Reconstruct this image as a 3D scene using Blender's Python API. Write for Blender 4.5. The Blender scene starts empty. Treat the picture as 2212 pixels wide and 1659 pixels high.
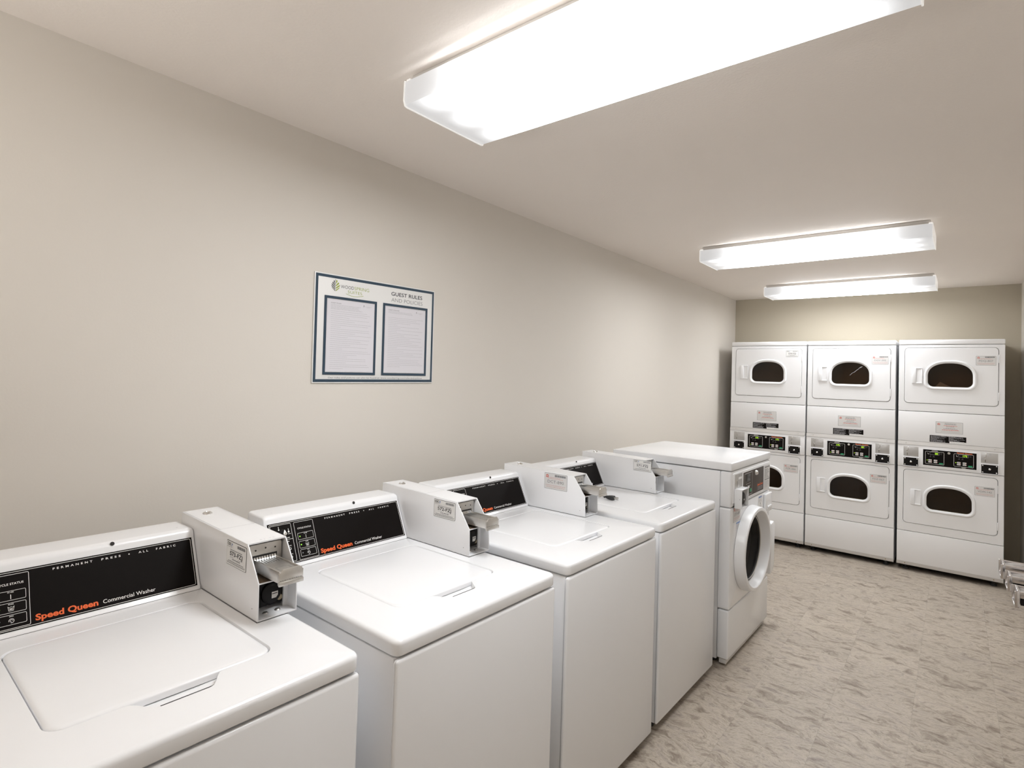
import bpy, bmesh, math, random
from mathutils import Vector, Matrix

C = bpy.context.scene.collection
PI = math.pi
rng = random.Random(7)

# ------------------------------------------------------------------ materials
M = {}

def new_mat(name):
    m = bpy.data.materials.new(name)
    m.use_nodes = True
    nt = m.node_tree
    b = nt.nodes['Principled BSDF']
    M[name] = m
    return m, nt, b

def srgb(r, g, b):
    f = lambda c: ((c / 255) / 12.92) if c <= 10.3 else (((c / 255) + .055) / 1.055) ** 2.4
    return (f(r), f(g), f(b), 1)

def plain(name, col, rough=.5, metal=0, spec=.5, coat=0, noise=0.0, nscale=40, bump=0, bscale=200):
    m, nt, b = new_mat(name)
    b.inputs['Base Color'].default_value = col
    b.inputs['Roughness'].default_value = rough
    b.inputs['Metallic'].default_value = metal
    b.inputs['Specular IOR Level'].default_value = spec
    b.inputs['Coat Weight'].default_value = coat
    tc = nt.nodes.new('ShaderNodeTexCoord')
    if noise > .015:
        n = nt.nodes.new('ShaderNodeTexNoise')
        n.inputs['Scale'].default_value = nscale
        n.inputs['Detail'].default_value = 3
        nt.links.new(tc.outputs['Object'], n.inputs['Vector'])
        mx = nt.nodes.new('ShaderNodeMix')
        mx.data_type = 'RGBA'
        a = tuple(c * (1 - noise) for c in col[:3]) + (1,)
        z = tuple(min(1, c * (1 + noise)) for c in col[:3]) + (1,)
        mx.inputs['A'].default_value = a
        mx.inputs['B'].default_value = z
        nt.links.new(n.outputs['Fac'], mx.inputs['Factor'])
        nt.links.new(mx.outputs['Result'], b.inputs['Base Color'])
    if bump > .06:
        n2 = nt.nodes.new('ShaderNodeTexNoise')
        n2.inputs['Scale'].default_value = bscale
        n2.inputs['Detail'].default_value = 2
        nt.links.new(tc.outputs['Object'], n2.inputs['Vector'])
        bp = nt.nodes.new('ShaderNodeBump')
        bp.inputs['Strength'].default_value = bump
        bp.inputs['Distance'].default_value = .002
        nt.links.new(n2.outputs['Fac'], bp.inputs['Height'])
        nt.links.new(bp.outputs['Normal'], b.inputs['Normal'])
    return m

plain('enamel', (.84, .845, .86, 1), .22, spec=.5, noise=.012, nscale=6, bump=.03, bscale=260)
plain('enamel_matte', (.83, .83, .84, 1), .38, spec=.5, noise=.012, nscale=6, bump=.05, bscale=300)
plain('plastic_white', (.84, .845, .86, 1), .3)
plain('trim_grey', (.60, .58, .56, 1), .4, noise=.02)
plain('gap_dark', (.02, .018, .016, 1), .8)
plain('black_panel', (.006, .0045, .004, 1), .5, spec=.08, noise=.2, nscale=300)
plain('black_plastic', (.007, .006, .006, 1), .45, spec=.2)
plain('taupe_panel', (.075, .062, .053, 1), .5, spec=.15)
plain('display_black', (.006, .006, .007, 1), .25)
plain('ink_white', (.80, .79, .77, 1), .5)
plain('ink_black', (.02, .02, .022, 1), .6)
plain('ink_grey', (.20, .20, .21, 1), .6)
plain('ink_light', (.45, .44, .46, 1), .6)
plain('ink_red', (.62, .07, .04, 1), .5)
plain('ink_pink', (.66, .42, .39, 1), .5)
plain('ink_orange', (.80, .13, .025, 1), .45)
plain('ink_navy', (.021, .046, .076, 1), .45)
plain('ink_charcoal', (.03, .035, .045, 1), .5)
plain('ink_leaf', (.30, .36, .035, 1), .5)
plain('ink_blue', (.18, .28, .55, 1), .5)
plain('btn_green', (.02, .30, .13, 1), .4)
plain('label_white', (.83, .825, .81, 1), .45)
plain('label_grey', (.69, .68, .67, 1), .45)
plain('board_white', (.76, .755, .74, 1), .45)
plain('paper', (.68, .665, .70, 1), .5)
plain('cloth_white', (.6, .58, .56, 1), .8)
plain('chrome', (.80, .80, .80, 1), .16, 1)
plain('metal_plate', (.62, .60, .57, 1), .36, 1, noise=.05, nscale=120)
plain('metal_dull', (.50, .485, .46, 1), .42, 1, noise=.12, nscale=200)
plain('chrome_dark', (.66, .64, .64, 1), .24, 1, noise=.15, nscale=90)
plain('brass', (.45, .38, .26, 1), .3, 1)
plain('coin_plate', (.52, .51, .50, 1), .34, .6, noise=.03)
plain('drum_metal', (.30, .245, .20, 1), .5, .2)
plain('dirt', (.16, .11, .07, 1), .8, noise=.5, nscale=300)
plain('rubber', (.03, .03, .03, 1), .6)
plain('housing_white', (.72, .70, .67, 1), .4)

def emis(name, col, s):
    m, nt, b = new_mat(name)
    b.inputs['Base Color'].default_value = (0.02, .02, .02, 1)
    b.inputs['Emission Color'].default_value = col
    b.inputs['Emission Strength'].default_value = s
emis('led_green', (.42, 1, .05, 1), 1.0)
emis('digit_green', (.55, 1, .02, 1), 1.1)

def glass_mat(name, tint, refl=.09, rough=.03):
    m, nt, b = new_mat(name)
    nt.nodes.remove(b)
    out = nt.nodes['Material Output']
    t = nt.nodes.new('ShaderNodeBsdfTransparent')
    t.inputs['Color'].default_value = tint
    g = nt.nodes.new('ShaderNodeBsdfGlossy')
    g.inputs['Roughness'].default_value = rough
    fr = nt.nodes.new('ShaderNodeLayerWeight')
    fr.inputs['Blend'].default_value = .25
    mul = nt.nodes.new('ShaderNodeMath')
    mul.operation = 'MULTIPLY_ADD'
    mul.inputs[1].default_value = .35
    mul.inputs[2].default_value = refl * .3
    nt.links.new(fr.outputs['Fresnel'], mul.inputs[0])
    mx = nt.nodes.new('ShaderNodeMixShader')
    nt.links.new(mul.outputs[0], mx.inputs[0])
    nt.links.new(t.outputs[0], mx.inputs[1])
    nt.links.new(g.outputs[0], mx.inputs[2])
    nt.links.new(mx.outputs[0], out.inputs['Surface'])
glass_mat('door_glass', (.43, .335, .25, 1))
glass_mat('door_glass_clear', (.45, .38, .32, 1))
glass_mat('bowl_glass', (.22, .18, .16, 1), .06)

# painted wall with a little roller texture
def paint(name, col, bump, scale, var=.03):
    m, nt, b = new_mat(name)
    b.inputs['Roughness'].default_value = .62
    b.inputs['Specular IOR Level'].default_value = .25
    geo = nt.nodes.new('ShaderNodeNewGeometry')
    n = nt.nodes.new('ShaderNodeTexNoise')
    n.inputs['Scale'].default_value = 1.4
    n.inputs['Detail'].default_value = 2
    nt.links.new(geo.outputs['Position'], n.inputs['Vector'])
    mx = nt.nodes.new('ShaderNodeMix')
    mx.data_type = 'RGBA'
    mx.inputs['A'].default_value = tuple(c * (1 - var) for c in col[:3]) + (1,)
    mx.inputs['B'].default_value = tuple(min(1, c * (1 + var)) for c in col[:3]) + (1,)
    nt.links.new(n.outputs['Fac'], mx.inputs['Factor'])
    nt.links.new(mx.outputs['Result'], b.inputs['Base Color'])
    n2 = nt.nodes.new('ShaderNodeTexNoise')
    n2.inputs['Scale'].default_value = scale
    n2.inputs['Detail'].default_value = 3
    nt.links.new(geo.outputs['Position'], n2.inputs['Vector'])
    bp = nt.nodes.new('ShaderNodeBump')
    bp.inputs['Strength'].default_value = bump
    bp.inputs['Distance'].default_value = .004
    nt.links.new(n2.outputs['Fac'], bp.inputs['Height'])
    nt.links.new(bp.outputs['Normal'], b.inputs['Normal'])

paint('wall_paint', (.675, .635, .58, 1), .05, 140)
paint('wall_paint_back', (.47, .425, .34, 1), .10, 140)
paint('ceiling_paint', (.85, .79, .735, 1), .28, 110)

# slate look vinyl tile
def floor_mat():
    m, nt, b = new_mat('slate_vinyl')
    N = nt.nodes.new
    L = nt.links.new
    b.inputs['Roughness'].default_value = .42
    b.inputs['Specular IOR Level'].default_value = .35
    geo = N('ShaderNodeNewGeometry')
    # tile cells, staggered half a tile every other column
    T = .3135
    sep = N('ShaderNodeSeparateXYZ')
    L(geo.outputs['Position'], sep.inputs[0])
    def math_(op, a, bb=None):
        n = N('ShaderNodeMath'); n.operation = op
        for i, v in enumerate((a, bb)):
            if v is None: continue
            if isinstance(v, (int, float)): n.inputs[i].default_value = v
            else: L(v, n.inputs[i])
        return n.outputs[0]
    skew = math_('MULTIPLY', sep.outputs['Y'], .014)
    u = math_('DIVIDE', math_('ADD', math_('ADD', sep.outputs['X'], skew), -1.487 + .034 + 10 * T), T)
    v = math_('DIVIDE', math_('ADD', math_('ADD', sep.outputs['Y'], math_('MULTIPLY', sep.outputs['X'], -.03)), 3.15 + 40 * T), T)
    iu, iv = math_('FLOOR', u), math_('FLOOR', v)
    fu, fv = math_('FRACT', u), math_('FRACT', v)
    eu = math_('MINIMUM', fu, math_('SUBTRACT', 1.0, fu))
    ev = math_('MINIMUM', fv, math_('SUBTRACT', 1.0, fv))
    e = math_('MINIMUM', eu, math_('MULTIPLY', ev, 1.6))
    seam = N('ShaderNodeMapRange')
    seam.inputs['From Min'].default_value = .002
    seam.inputs['From Max'].default_value = .009
    L(e, seam.inputs['Value'])
    cid = N('ShaderNodeCombineXYZ')
    L(math_('MULTIPLY', iu, 3.17), cid.inputs[0]); L(math_('MULTIPLY', iv, 5.71), cid.inputs[1])
    wn = N('ShaderNodeTexWhiteNoise'); wn.noise_dimensions = '3D'
    L(cid.outputs[0], wn.inputs['Vector'])
    # per tile offset of the slate figure
    off = N('ShaderNodeVectorMath'); off.operation = 'SCALE'
    L(wn.outputs['Color'], off.inputs[0]); off.inputs['Scale'].default_value = 9.0
    base = N('ShaderNodeVectorMath'); base.operation = 'ADD'
    L(geo.outputs['Position'], base.inputs[0]); L(off.outputs[0], base.inputs[1])
    wob = N('ShaderNodeTexNoise'); wob.inputs['Scale'].default_value = 5; wob.inputs['Detail'].default_value = 3
    L(base.outputs[0], wob.inputs['Vector'])
    wsc = N('ShaderNodeVectorMath'); wsc.operation = 'MULTIPLY_ADD'
    L(wob.outputs['Color'], wsc.inputs[0]); wsc.inputs[1].default_value = (.10, .16, 0); L(base.outputs[0], wsc.inputs[2])
    def streak(sx, sy, detail, rough, dist):
        mp = N('ShaderNodeMapping'); mp.inputs['Scale'].default_value = (sx, sy, 1)
        mp.inputs['Rotation'].default_value = (0, 0, -.08)
        L(wsc.outputs[0], mp.inputs['Vector'])
        t = N('ShaderNodeTexNoise'); t.inputs['Scale'].default_value = 1; t.inputs['Detail'].default_value = detail
        t.inputs['Roughness'].default_value = rough; t.inputs['Distortion'].default_value = dist
        L(mp.outputs[0], t.inputs['Vector'])
        return t.outputs['Fac']
    def ramp(fac, pts):
        r = N('ShaderNodeValToRGB'); L(fac, r.inputs[0])
        els = r.color_ramp.elements
        els[0].position, els[0].color = pts[0]
        els[1].position, els[1].color = pts[-1]
        for p_, c_ in pts[1:-1]:
            q = els.new(p_); q.color = c_
        return r.outputs['Color']
    big = ramp(streak(9, 19, 8, .68, .7), [(.32, (.22, .18, .145, 1)), (.43, (.37, .32, .268, 1)), (.51, (.49, .438, .372, 1)), (.60, (.415, .365, .318, 1)), (.70, (.265, .225, .195, 1))])
    vein = ramp(streak(22, 74, 8, .76, 1.6), [(.36, (.56, .52, .48, 1)), (.44, (.93, .92, .90, 1)), (.55, (1.08, 1.07, 1.06, 1)), (.68, (.78, .75, .71, 1))])
    fine = ramp(streak(60, 200, 5, .75, 1.6), [(.34, (.60, .55, .50, 1)), (.47, (1, 1, 1, 1)), (.75, (1.05, 1.05, 1.06, 1))])
    def mul(a, c, f=1.0):
        x = N('ShaderNodeMix'); x.data_type = 'RGBA'; x.blend_type = 'MULTIPLY'
        x.inputs['Factor'].default_value = f
        L(a, x.inputs['A']); L(c, x.inputs['B'])
        return x.outputs['Result']
    col = mul(mul(big, vein, .9), fine, .8)
    tone = N('ShaderNodeMapRange'); tone.inputs['To Min'].default_value = .94; tone.inputs['To Max'].default_value = 1.06
    L(wn.outputs['Value'], tone.inputs['Value'])
    sc = N('ShaderNodeVectorMath'); sc.operation = 'SCALE'
    L(col, sc.inputs[0]); L(tone.outputs[0], sc.inputs['Scale'])
    sm = N('ShaderNodeMapRange'); sm.inputs['To Min'].default_value = .90; sm.inputs['To Max'].default_value = 1
    L(seam.outputs[0], sm.inputs['Value'])
    sc2 = N('ShaderNodeVectorMath'); sc2.operation = 'SCALE'
    L(sc.outputs[0], sc2.inputs[0]); L(sm.outputs[0], sc2.inputs['Scale'])
    L(sc2.outputs[0], b.inputs['Base Color'])
    bp = N('ShaderNodeBump'); bp.inputs['Strength'].default_value = .15; bp.inputs['Distance'].default_value = .002
    L(streak(14, 60, 3, .7, 1.6), bp.inputs['Height'])
    L(bp.outputs['Normal'], b.inputs['Normal'])
floor_mat()

# prismatic lens of the ceiling lights: lamps inside glow through it, dimmer at the ends
DIFF_STRENGTH = 32.0
SIDE_GLOW = .10
LAMP = (.955, .978, 1.0, 1)
def lens_mat():
    m, nt, b = new_mat('lens_glow')
    N = nt.nodes.new; L = nt.links.new
    b.inputs['Base Color'].default_value = (.45, .44, .44, 1)
    b.inputs['Roughness'].default_value = .35
    tc = N('ShaderNodeTexCoord')
    sep = N('ShaderNodeSeparateXYZ'); L(tc.outputs['Generated'], sep.inputs[0])
    def math_(op, a, bb=None, c=None):
        n = N('ShaderNodeMath'); n.operation = op
        for i, v in enumerate((a, bb, c)):
            if v is None: continue
            if isinstance(v, (int, float)): n.inputs[i].default_value = v
            else: L(v, n.inputs[i])
        return n.outputs[0]
    x, y = sep.outputs['X'], sep.outputs['Y']
    ex = math_('MINIMUM', x, math_('SUBTRACT', 1.0, x))
    end = N('ShaderNodeMapRange'); end.interpolation_type = 'SMOOTHSTEP'
    end.inputs['From Min'].default_value = .012; end.inputs['From Max'].default_value = .20
    L(ex, end.inputs['Value'])
    # three lamps across the width
    wave = math_('COSINE', math_('MULTIPLY', math_('SUBTRACT', y, .5), 2 * PI * 2.6))
    w2 = math_('MULTIPLY_ADD', wave, .38, .62)
    glow = math_('MULTIPLY', end.outputs[0], w2)
    wt = math_('MULTIPLY_ADD', math_('POWER', end.outputs[0], 3.0), .85, .15)
    geo = N('ShaderNodeNewGeometry')
    sz = N('ShaderNodeSeparateXYZ'); L(geo.outputs['Normal'], sz.inputs[0])
    down = math_('POWER', math_('ABSOLUTE', sz.outputs['Z']), 2.0)
    side = math_('MULTIPLY_ADD', down, 1 - SIDE_GLOW, SIDE_GLOW)
    s = math_('MULTIPLY_ADD', math_('MULTIPLY', math_('MULTIPLY', glow, wt), side), DIFF_STRENGTH, .42)
    b.inputs['Emission Color'].default_value = LAMP
    L(s, b.inputs['Emission Strength'])
lens_mat()
m, nt, b = new_mat('lens_clear')
b.inputs['Base Color'].default_value = (.85, .85, .84, 1)
b.inputs['Roughness'].default_value = .25
b.inputs['Emission Color'].default_value = (1, .98, .95, 1)
b.inputs['Emission Strength'].default_value = .35

# ------------------------------------------------------------------ mesh tools
_text_cache = {}

def text_shape(s, bold=0.0, spacing=1.0):
    key = (s, bold, spacing)
    if key in _text_cache:
        return _text_cache[key]
    cu = bpy.data.curves.new('t', 'FONT')
    cu.body = s
    cu.size = 1
    cu.resolution_u = 3
    cu.offset = bold
    cu.space_character = spacing
    ob = bpy.data.objects.new('t', cu)
    me = bpy.data.meshes.new_from_object(ob)
    vs = [(v.co.x, v.co.y) for v in me.vertices]
    fs = [tuple(p.vertices) for p in me.polygons]
    bpy.data.objects.remove(ob)
    bpy.data.curves.remove(cu)
    bpy.data.meshes.remove(me)
    x0 = min(v[0] for v in vs); x1 = max(v[0] for v in vs)
    _text_cache[key] = (vs, fs, x0, x1)
    return _text_cache[key]
_capH = max(v[1] for v in text_shape('H')[0])

class Frame:
    def __init__(self, o, a, b):
        self.o, self.a, self.b = Vector(o), Vector(a).normalized(), Vector(b).normalized()
        self.n = self.a.cross(self.b)
    def p(self, x, y, z=0):
        return self.o + self.a * x + self.b * y + self.n * z

def rrect(x0, x1, y0, y1, r, n=5, side=0):
    """closed loop, counter-clockwise, with optional points along each side"""
    r = max(r, 1e-5)
    pts = []
    cs = [((x1 - r, y0 + r), -PI / 2), ((x1 - r, y1 - r), 0), ((x0 + r, y1 - r), PI / 2), ((x0 + r, y0 + r), PI)]
    for (cx, cy), a0 in cs:
        for i in range(n + 1):
            a = a0 + PI / 2 * i / n
            pts.append((cx + r * math.cos(a), cy + r * math.sin(a)))
        if side:
            nx = cs[(cs.index(((cx, cy), a0)) + 1) % 4]
            ax, ay = pts[-1]
            a1 = nx[1]
            bx, by = nx[0][0] + r * math.cos(a1), nx[0][1] + r * math.sin(a1)
            for k in range(1, side + 1):
                t = k / (side + 1)
                pts.append((ax + (bx - ax) * t, ay + (by - ay) * t))
    return pts

def star(poly, c, ref):
    """points of closed polygon poly hit by rays from c toward each ref point"""
    out = []
    n = len(poly)
    for rx, ry in ref:
        dx, dy = rx - c[0], ry - c[1]
        best = None
        for i in range(n):
            x1, y1 = poly[i]; x2, y2 = poly[(i + 1) % n]
            ex, ey = x2 - x1, y2 - y1
            det = dx * (-ey) + dy * ex
            if abs(det) < 1e-14: continue
            t = ((x1 - c[0]) * (-ey) + (y1 - c[1]) * ex) / det
            s = (dx * (y1 - c[1]) - dy * (x1 - c[0])) / det
            if t > 0 and -1e-9 <= s <= 1 + 1e-9 and (best is None or t < best): best = t
        out.append((c[0] + dx * best, c[1] + dy * best))
    return out

class MB:
    def __init__(self):
        self.bm = bmesh.new()
        self.mats = []
    def mi(self, name):
        if name not in self.mats: self.mats.append(name)
        return self.mats.index(name)
    def add(self, t, mat, mx=None):
        i = self.mi(mat)
        vm = {}
        for v in t.verts:
            vm[v] = self.bm.verts.new(mx @ v.co if mx else v.co)
        for f in t.faces:
            try:
                nf = self.bm.faces.new([vm[v] for v in f.verts])
                nf.material_index = i
            except ValueError:
                pass
        t.free()
    def box(self, x0, x1, y0, y1, z0, z1, mat, r=0, seg=2):
        t = bmesh.new()
        bmesh.ops.create_cube(t, size=1)
        for v in t.verts:
            v.co = Vector((x0 + (v.co.x + .5) * (x1 - x0), y0 + (v.co.y + .5) * (y1 - y0), z0 + (v.co.z + .5) * (z1 - z0)))
        if r: bmesh.ops.bevel(t, geom=t.edges[:], offset=r, segments=seg, profile=.5, affect='EDGES')
        bmesh.ops.recalc_face_normals(t, faces=t.faces[:])
        self.add(t, mat)
    def fbox(self, F, x0, x1, y0, y1, z0, z1, mat, r=0, seg=2):
        t = bmesh.new()
        bmesh.ops.create_cube(t, size=1)
        for v in t.verts:
            v.co = F.p(x0 + (v.co.x + .5) * (x1 - x0), y0 + (v.co.y + .5) * (y1 - y0), z0 + (v.co.z + .5) * (z1 - z0))
        if r: bmesh.ops.bevel(t, geom=t.edges[:], offset=r, segments=seg, profile=.5, affect='EDGES')
        bmesh.ops.recalc_face_normals(t, faces=t.faces[:])
        self.add(t, mat)
    def loft(self, loops, mat, cap0=False, cap1=False, recalc=False, flip=False):
        t = bmesh.new()
        rows = [[t.verts.new(p) for p in lp] for lp in loops]
        n = len(rows[0])
        for a, b in zip(rows, rows[1:]):
            for i in range(n):
                q = [a[i], a[(i + 1) % n], b[(i + 1) % n], b[i]]
                if flip: q.reverse()
                try: t.faces.new(q)
                except ValueError: pass
        if cap0:
            f = t.faces.new(rows[0] if flip else rows[0][::-1])
        if cap1:
            f = t.faces.new(rows[-1][::-1] if flip else rows[-1])
        if recalc: bmesh.ops.recalc_face_normals(t, faces=t.faces[:])
        self.add(t, mat)
    def prism(self, pts, F, d0, d1, mat, r=0, seg=2):
        t = bmesh.new()
        a = [t.verts.new(F.p(x, y, d0)) for x, y in pts]
        b = [t.verts.new(F.p(x, y, d1)) for x, y in pts]
        n = len(pts)
        for i in range(n): t.faces.new([a[i], a[(i + 1) % n], b[(i + 1) % n], b[i]])
        t.faces.new(a[::-1]); t.faces.new(b)
        bmesh.ops.recalc_face_normals(t, faces=t.faces[:])
        if r: bmesh.ops.bevel(t, geom=t.edges[:], offset=r, segments=seg, profile=.5, affect='EDGES')
        self.add(t, mat)
    def lathe(self, F, prof, mat, n=24, sx=1, sy=1, cap0=False, cap1=False, flip=False):
        loops = [[F.p(r * sx * math.cos(2 * PI * i / n), r * sy * math.sin(2 * PI * i / n), h) for i in range(n)] for r, h in prof]
        self.loft(loops, mat, cap0, cap1, flip=flip)
    def cyl(self, F, r, h0, h1, mat, n=20, r1=None):
        self.lathe(F, [(r, h0), (r if r1 is None else r1, h1)], mat, n, cap0=True, cap1=True)
    def poly(self, F, pts, mat, off=.0004):
        i = self.mi(mat)
        f = self.bm.faces.new([self.bm.verts.new(F.p(x, y, off)) for x, y in pts])
        f.material_index = i
    def rect(self, F, x0, x1, y0, y1, mat, off=.0004):
        self.poly(F, [(x0, y0), (x1, y0), (x1, y1), (x0, y1)], mat, off)
    def ring(self, F, outer, inner, mat, off=.0004):
        self.loft([[F.p(x, y, off) for x, y in outer], [F.p(x, y, off) for x, y in inner]], mat)
    def outline(self, F, x0, x1, y0, y1, w, mat, off=.0004, r=.002):
        self.ring(F, rrect(x0, x1, y0, y1, r, 3), rrect(x0 + w, x1 - w, y0 + w, y1 - w, max(r - w, 1e-4), 3), mat, off)
    def disc(self, F, x, y, r, mat, off=.0004, n=14, sy=1):
        self.poly(F, [(x + r * math.cos(2 * PI * i / n), y + r * sy * math.sin(2 * PI * i / n)) for i in range(n)], mat, off)
    def circle(self, F, x, y, r, w, mat, off=.0004, n=20, a0=0, a1=2 * PI):
        i = self.mi(mat)
        pr = None
        for k in range(n + 1):
            a = a0 + (a1 - a0) * k / n
            cur = [self.bm.verts.new(F.p(x + q * math.cos(a), y + q * math.sin(a), off)) for q in (r, r - w)]
            if pr:
                f = self.bm.faces.new([pr[1], pr[0], cur[0], cur[1]])
                f.material_index = i
            pr = cur
    def line(self, F, pts, w, mat, off=.0004):
        for (x0, y0), (x1, y1) in zip(pts, pts[1:]):
            d = math.hypot(x1 - x0, y1 - y0)
            nx, ny = -(y1 - y0) / d * w / 2, (x1 - x0) / d * w / 2
            self.poly(F, [(x0 - nx, y0 - ny), (x1 - nx, y1 - ny), (x1 + nx, y1 + ny), (x0 + nx, y0 + ny)], mat, off)
    def text(self, F, s, x, y, h, mat, w=None, bold=0.0, align='L', off=.0004, spacing=1.0):
        vs, fs, x0, x1 = text_shape(s, bold, spacing)
        ky = h / _capH
        kx = ky if w is None else w / (x1 - x0)
        width = (x1 - x0) * kx
        ox = x - (0 if align == 'L' else width / 2 if align == 'C' else width)
        i = self.mi(mat)
        nv = [self.bm.verts.new(F.p(ox + (vx - x0) * kx, y + vy * ky, off)) for vx, vy in vs]
        for f in fs:
            try:
                nf = self.bm.faces.new([nv[k] for k in f])
                nf.material_index = i
                nf.normal_update()
                if nf.normal.dot(F.n) < 0: nf.normal_flip()
            except ValueError:
                pass
    def dashes(self, F, x0, x1, y, h, mat, off=.0004, word=.008, gap=.25):
        """a line of print too small to read: a row of word-long strokes"""
        x = x0
        while x < x1 - word * .3:
            l = min(word * rng.uniform(.5, 1.7), x1 - x)
            self.rect(F, x, x + l, y, y + h, mat, off)
            x += l + word * gap
    def build(self, name, parent=None, angle=35, mx=None):
        me = bpy.data.meshes.new(name)
        self.bm.to_mesh(me)
        self.bm.free()
        for m in self.mats: me.materials.append(M[m])
        me.shade_smooth()
        me.set_sharp_from_angle(angle=math.radians(angle))
        o = bpy.data.objects.new(name, me)
        C.objects.link(o)
        if parent: o.parent = parent
        return o

def thing(name, label, cat, loc=(0, 0, 0), group=None, rot=(0, 0, 0)):
    o = bpy.data.objects.new(name, None)
    C.objects.link(o)
    o.location = loc
    o.rotation_euler = rot
    o.empty_display_size = .1
    o['label'] = label
    o['category'] = cat
    if group: o['group'] = group
    return o

def tag(o, label, cat, group=None):
    o['label'] = label; o['category'] = cat
    if group: o['group'] = group
    return o

def struct(o):
    o['kind'] = 'structure'
    return o

# ------------------------------------------------------------------ room shell
H = 2.445
YB = .533
YF = -7.6
KR = .0358
xr = lambda y: 2.334 - KR * (y - YB)

b = MB(); b.box(-.1, 2.75, YF - .1, YB + .1, -.1, 0, 'slate_vinyl'); struct(b.build('floor'))
b = MB(); b.box(-.1, 2.75, YF - .1, YB + .1, H, H + .1, 'ceiling_paint'); struct(b.build('ceiling'))
b = MB(); b.box(-.1, 0, YF - .1, YB + .1, 0, H, 'wall_paint'); struct(b.build('wall_left'))
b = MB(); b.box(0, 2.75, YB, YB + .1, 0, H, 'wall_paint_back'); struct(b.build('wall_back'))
b = MB(); b.box(0, 2.75, YF - .1, YF, 0, H, 'wall_paint'); struct(b.build('wall_front'))
b = MB()
FZ = Frame((0, 0, 0), (1, 0, 0), (0, 1, 0))
b.prism([(xr(YB), YB), (xr(YF), YF), (xr(YF) + .1, YF), (xr(YB) + .1, YB)], FZ, 0, H, 'wall_paint')
struct(b.build('wall_right'))

# ------------------------------------------------------------------ stickers
def sun_logo(b, F, x, y, r, off):
    """round red service emblem: a striped half sun over a word bar"""
    pts = [(x + r * math.cos(PI * k / 10), y + r * math.sin(PI * k / 10) * 1.05) for k in range(11)]
    b.poly(F, pts, 'ink_red', off)
    for k in range(3):
        a = PI * (.28 + .22 * k)
        b.line(F, [(x, y), (x + r * .95 * math.cos(a), y + r * .95 * math.sin(a))], r * .12, 'label_grey', off + .0002)
    b.disc(F, x, y + r * .12, r * .33, 'label_grey', off + .0003)
    b.rect(F, x - r * 1.1, x + r * 1.1, y - r * .75, y - r * .3, 'ink_red', off)

def id_sticker(parent, F, w, h, code, style, name='sticker'):
    """F: lower left corner of the sticker"""
    b = MB()
    base = 'label_white' if style == 'star' else 'label_grey'
    b.poly(F, rrect(0, w, 0, h, .004, 3), 'ink_grey' if style != 'star' else 'ink_black', .0005)
    lw = .0011
    b.poly(F, rrect(lw, w - lw, lw, h - lw, .0035, 3), base, .0009)
    o = .0013
    if style == 'star':
        b.text(F, 'CSC', w * .05, h * .82, h * .11, 'ink_black', w * .19, bold=.02, off=o)
        b.line(F, [(w * .27, h * .80), (w * .295, h * .93)], h * .03, 'ink_blue', o)
        b.line(F, [(w * .255, h * .88), (w * .315, h * .88)], h * .025, 'ink_blue', o)
        b.dashes(F, w * .05, w * .3, h * .745, h * .02, 'ink_light', o, w * .05)
        x = w * .56
        while x < w * .93:
            d = w * rng.uniform(.006, .018)
            b.rect(F, x, x + d, h * .80, h * .92, 'ink_grey', o); x += d + w * rng.uniform(.006, .014)
        b.dashes(F, w * .2, w * .82, h * .64, h * .025, 'ink_grey', o, w * .06)
        b.text(F, code, w * .5, h * .42, h * .17, 'ink_black', w * .62, bold=.012, align='C', off=o)
        b.dashes(F, w * .2, w * .4, h * .335, h * .02, 'ink_light', o, w * .06)
        b.dashes(F, w * .6, w * .8, h * .335, h * .02, 'ink_light', o, w * .06)
        b.dashes(F, w * .32, w * .7, h * .26, h * .035, 'ink_grey', o, w * .07)
        b.dashes(F, w * .12, w * .88, h * .17, h * .025, 'ink_grey', o, w * .06)
        b.rect(F, w * .04, w * .96, h * .125, h * .135, 'ink_black', o)
        b.dashes(F, w * .06, w * .94, h * .08, h * .02, 'ink_grey', o, w * .05)
    else:
        sun_logo(b, F, w * .13, h * .80, h * .10, o)
        x = w * .46
        while x < w * .94:
            d = w * rng.uniform(.008, .022)
            b.rect(F, x, x + d, h * .80, h * .93, 'ink_charcoal', o); x += d + w * rng.uniform(.006, .016)
        b.dashes(F, w * .24, w * .72, h * .72, h * .03, 'ink_pink', o, w * .06)
        b.dashes(F, w * .14, w * .82, h * .645, h * .03, 'ink_pink', o, w * .06)
        b.text(F, code, w * .5, h * .385, h * .175, 'ink_grey', w * .70, bold=-.004, align='C', off=o)
        b.dashes(F, w * .07, w * .93, h * .22, h * .03, 'ink_pink', o, w * .06)
        b.dashes(F, w * .1, w * .9, h * .12, h * .03, 'ink_pink', o, w * .06)
    return b.build(name, parent)

# ------------------------------------------------------------------ top-load washer
W = .645
ZD = .8983       # deck height
ZS = .859        # underside of the deck slab

def bend_notch(loop, u0, u1, du, d):
    """push the front side of a (u,depth) loop forward between u0 and u1: finger recess"""
    out = []
    dmin = min(q[1] for q in loop)
    for u, q in loop:
        if abs(q - dmin) < 1e-4:
            s = max(0, min(1, (u - u0) / du, (u1 - u) / du))
            s = s * s * (3 - 2 * s)
            q -= d * s
        out.append((u, q))
    return out

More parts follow.
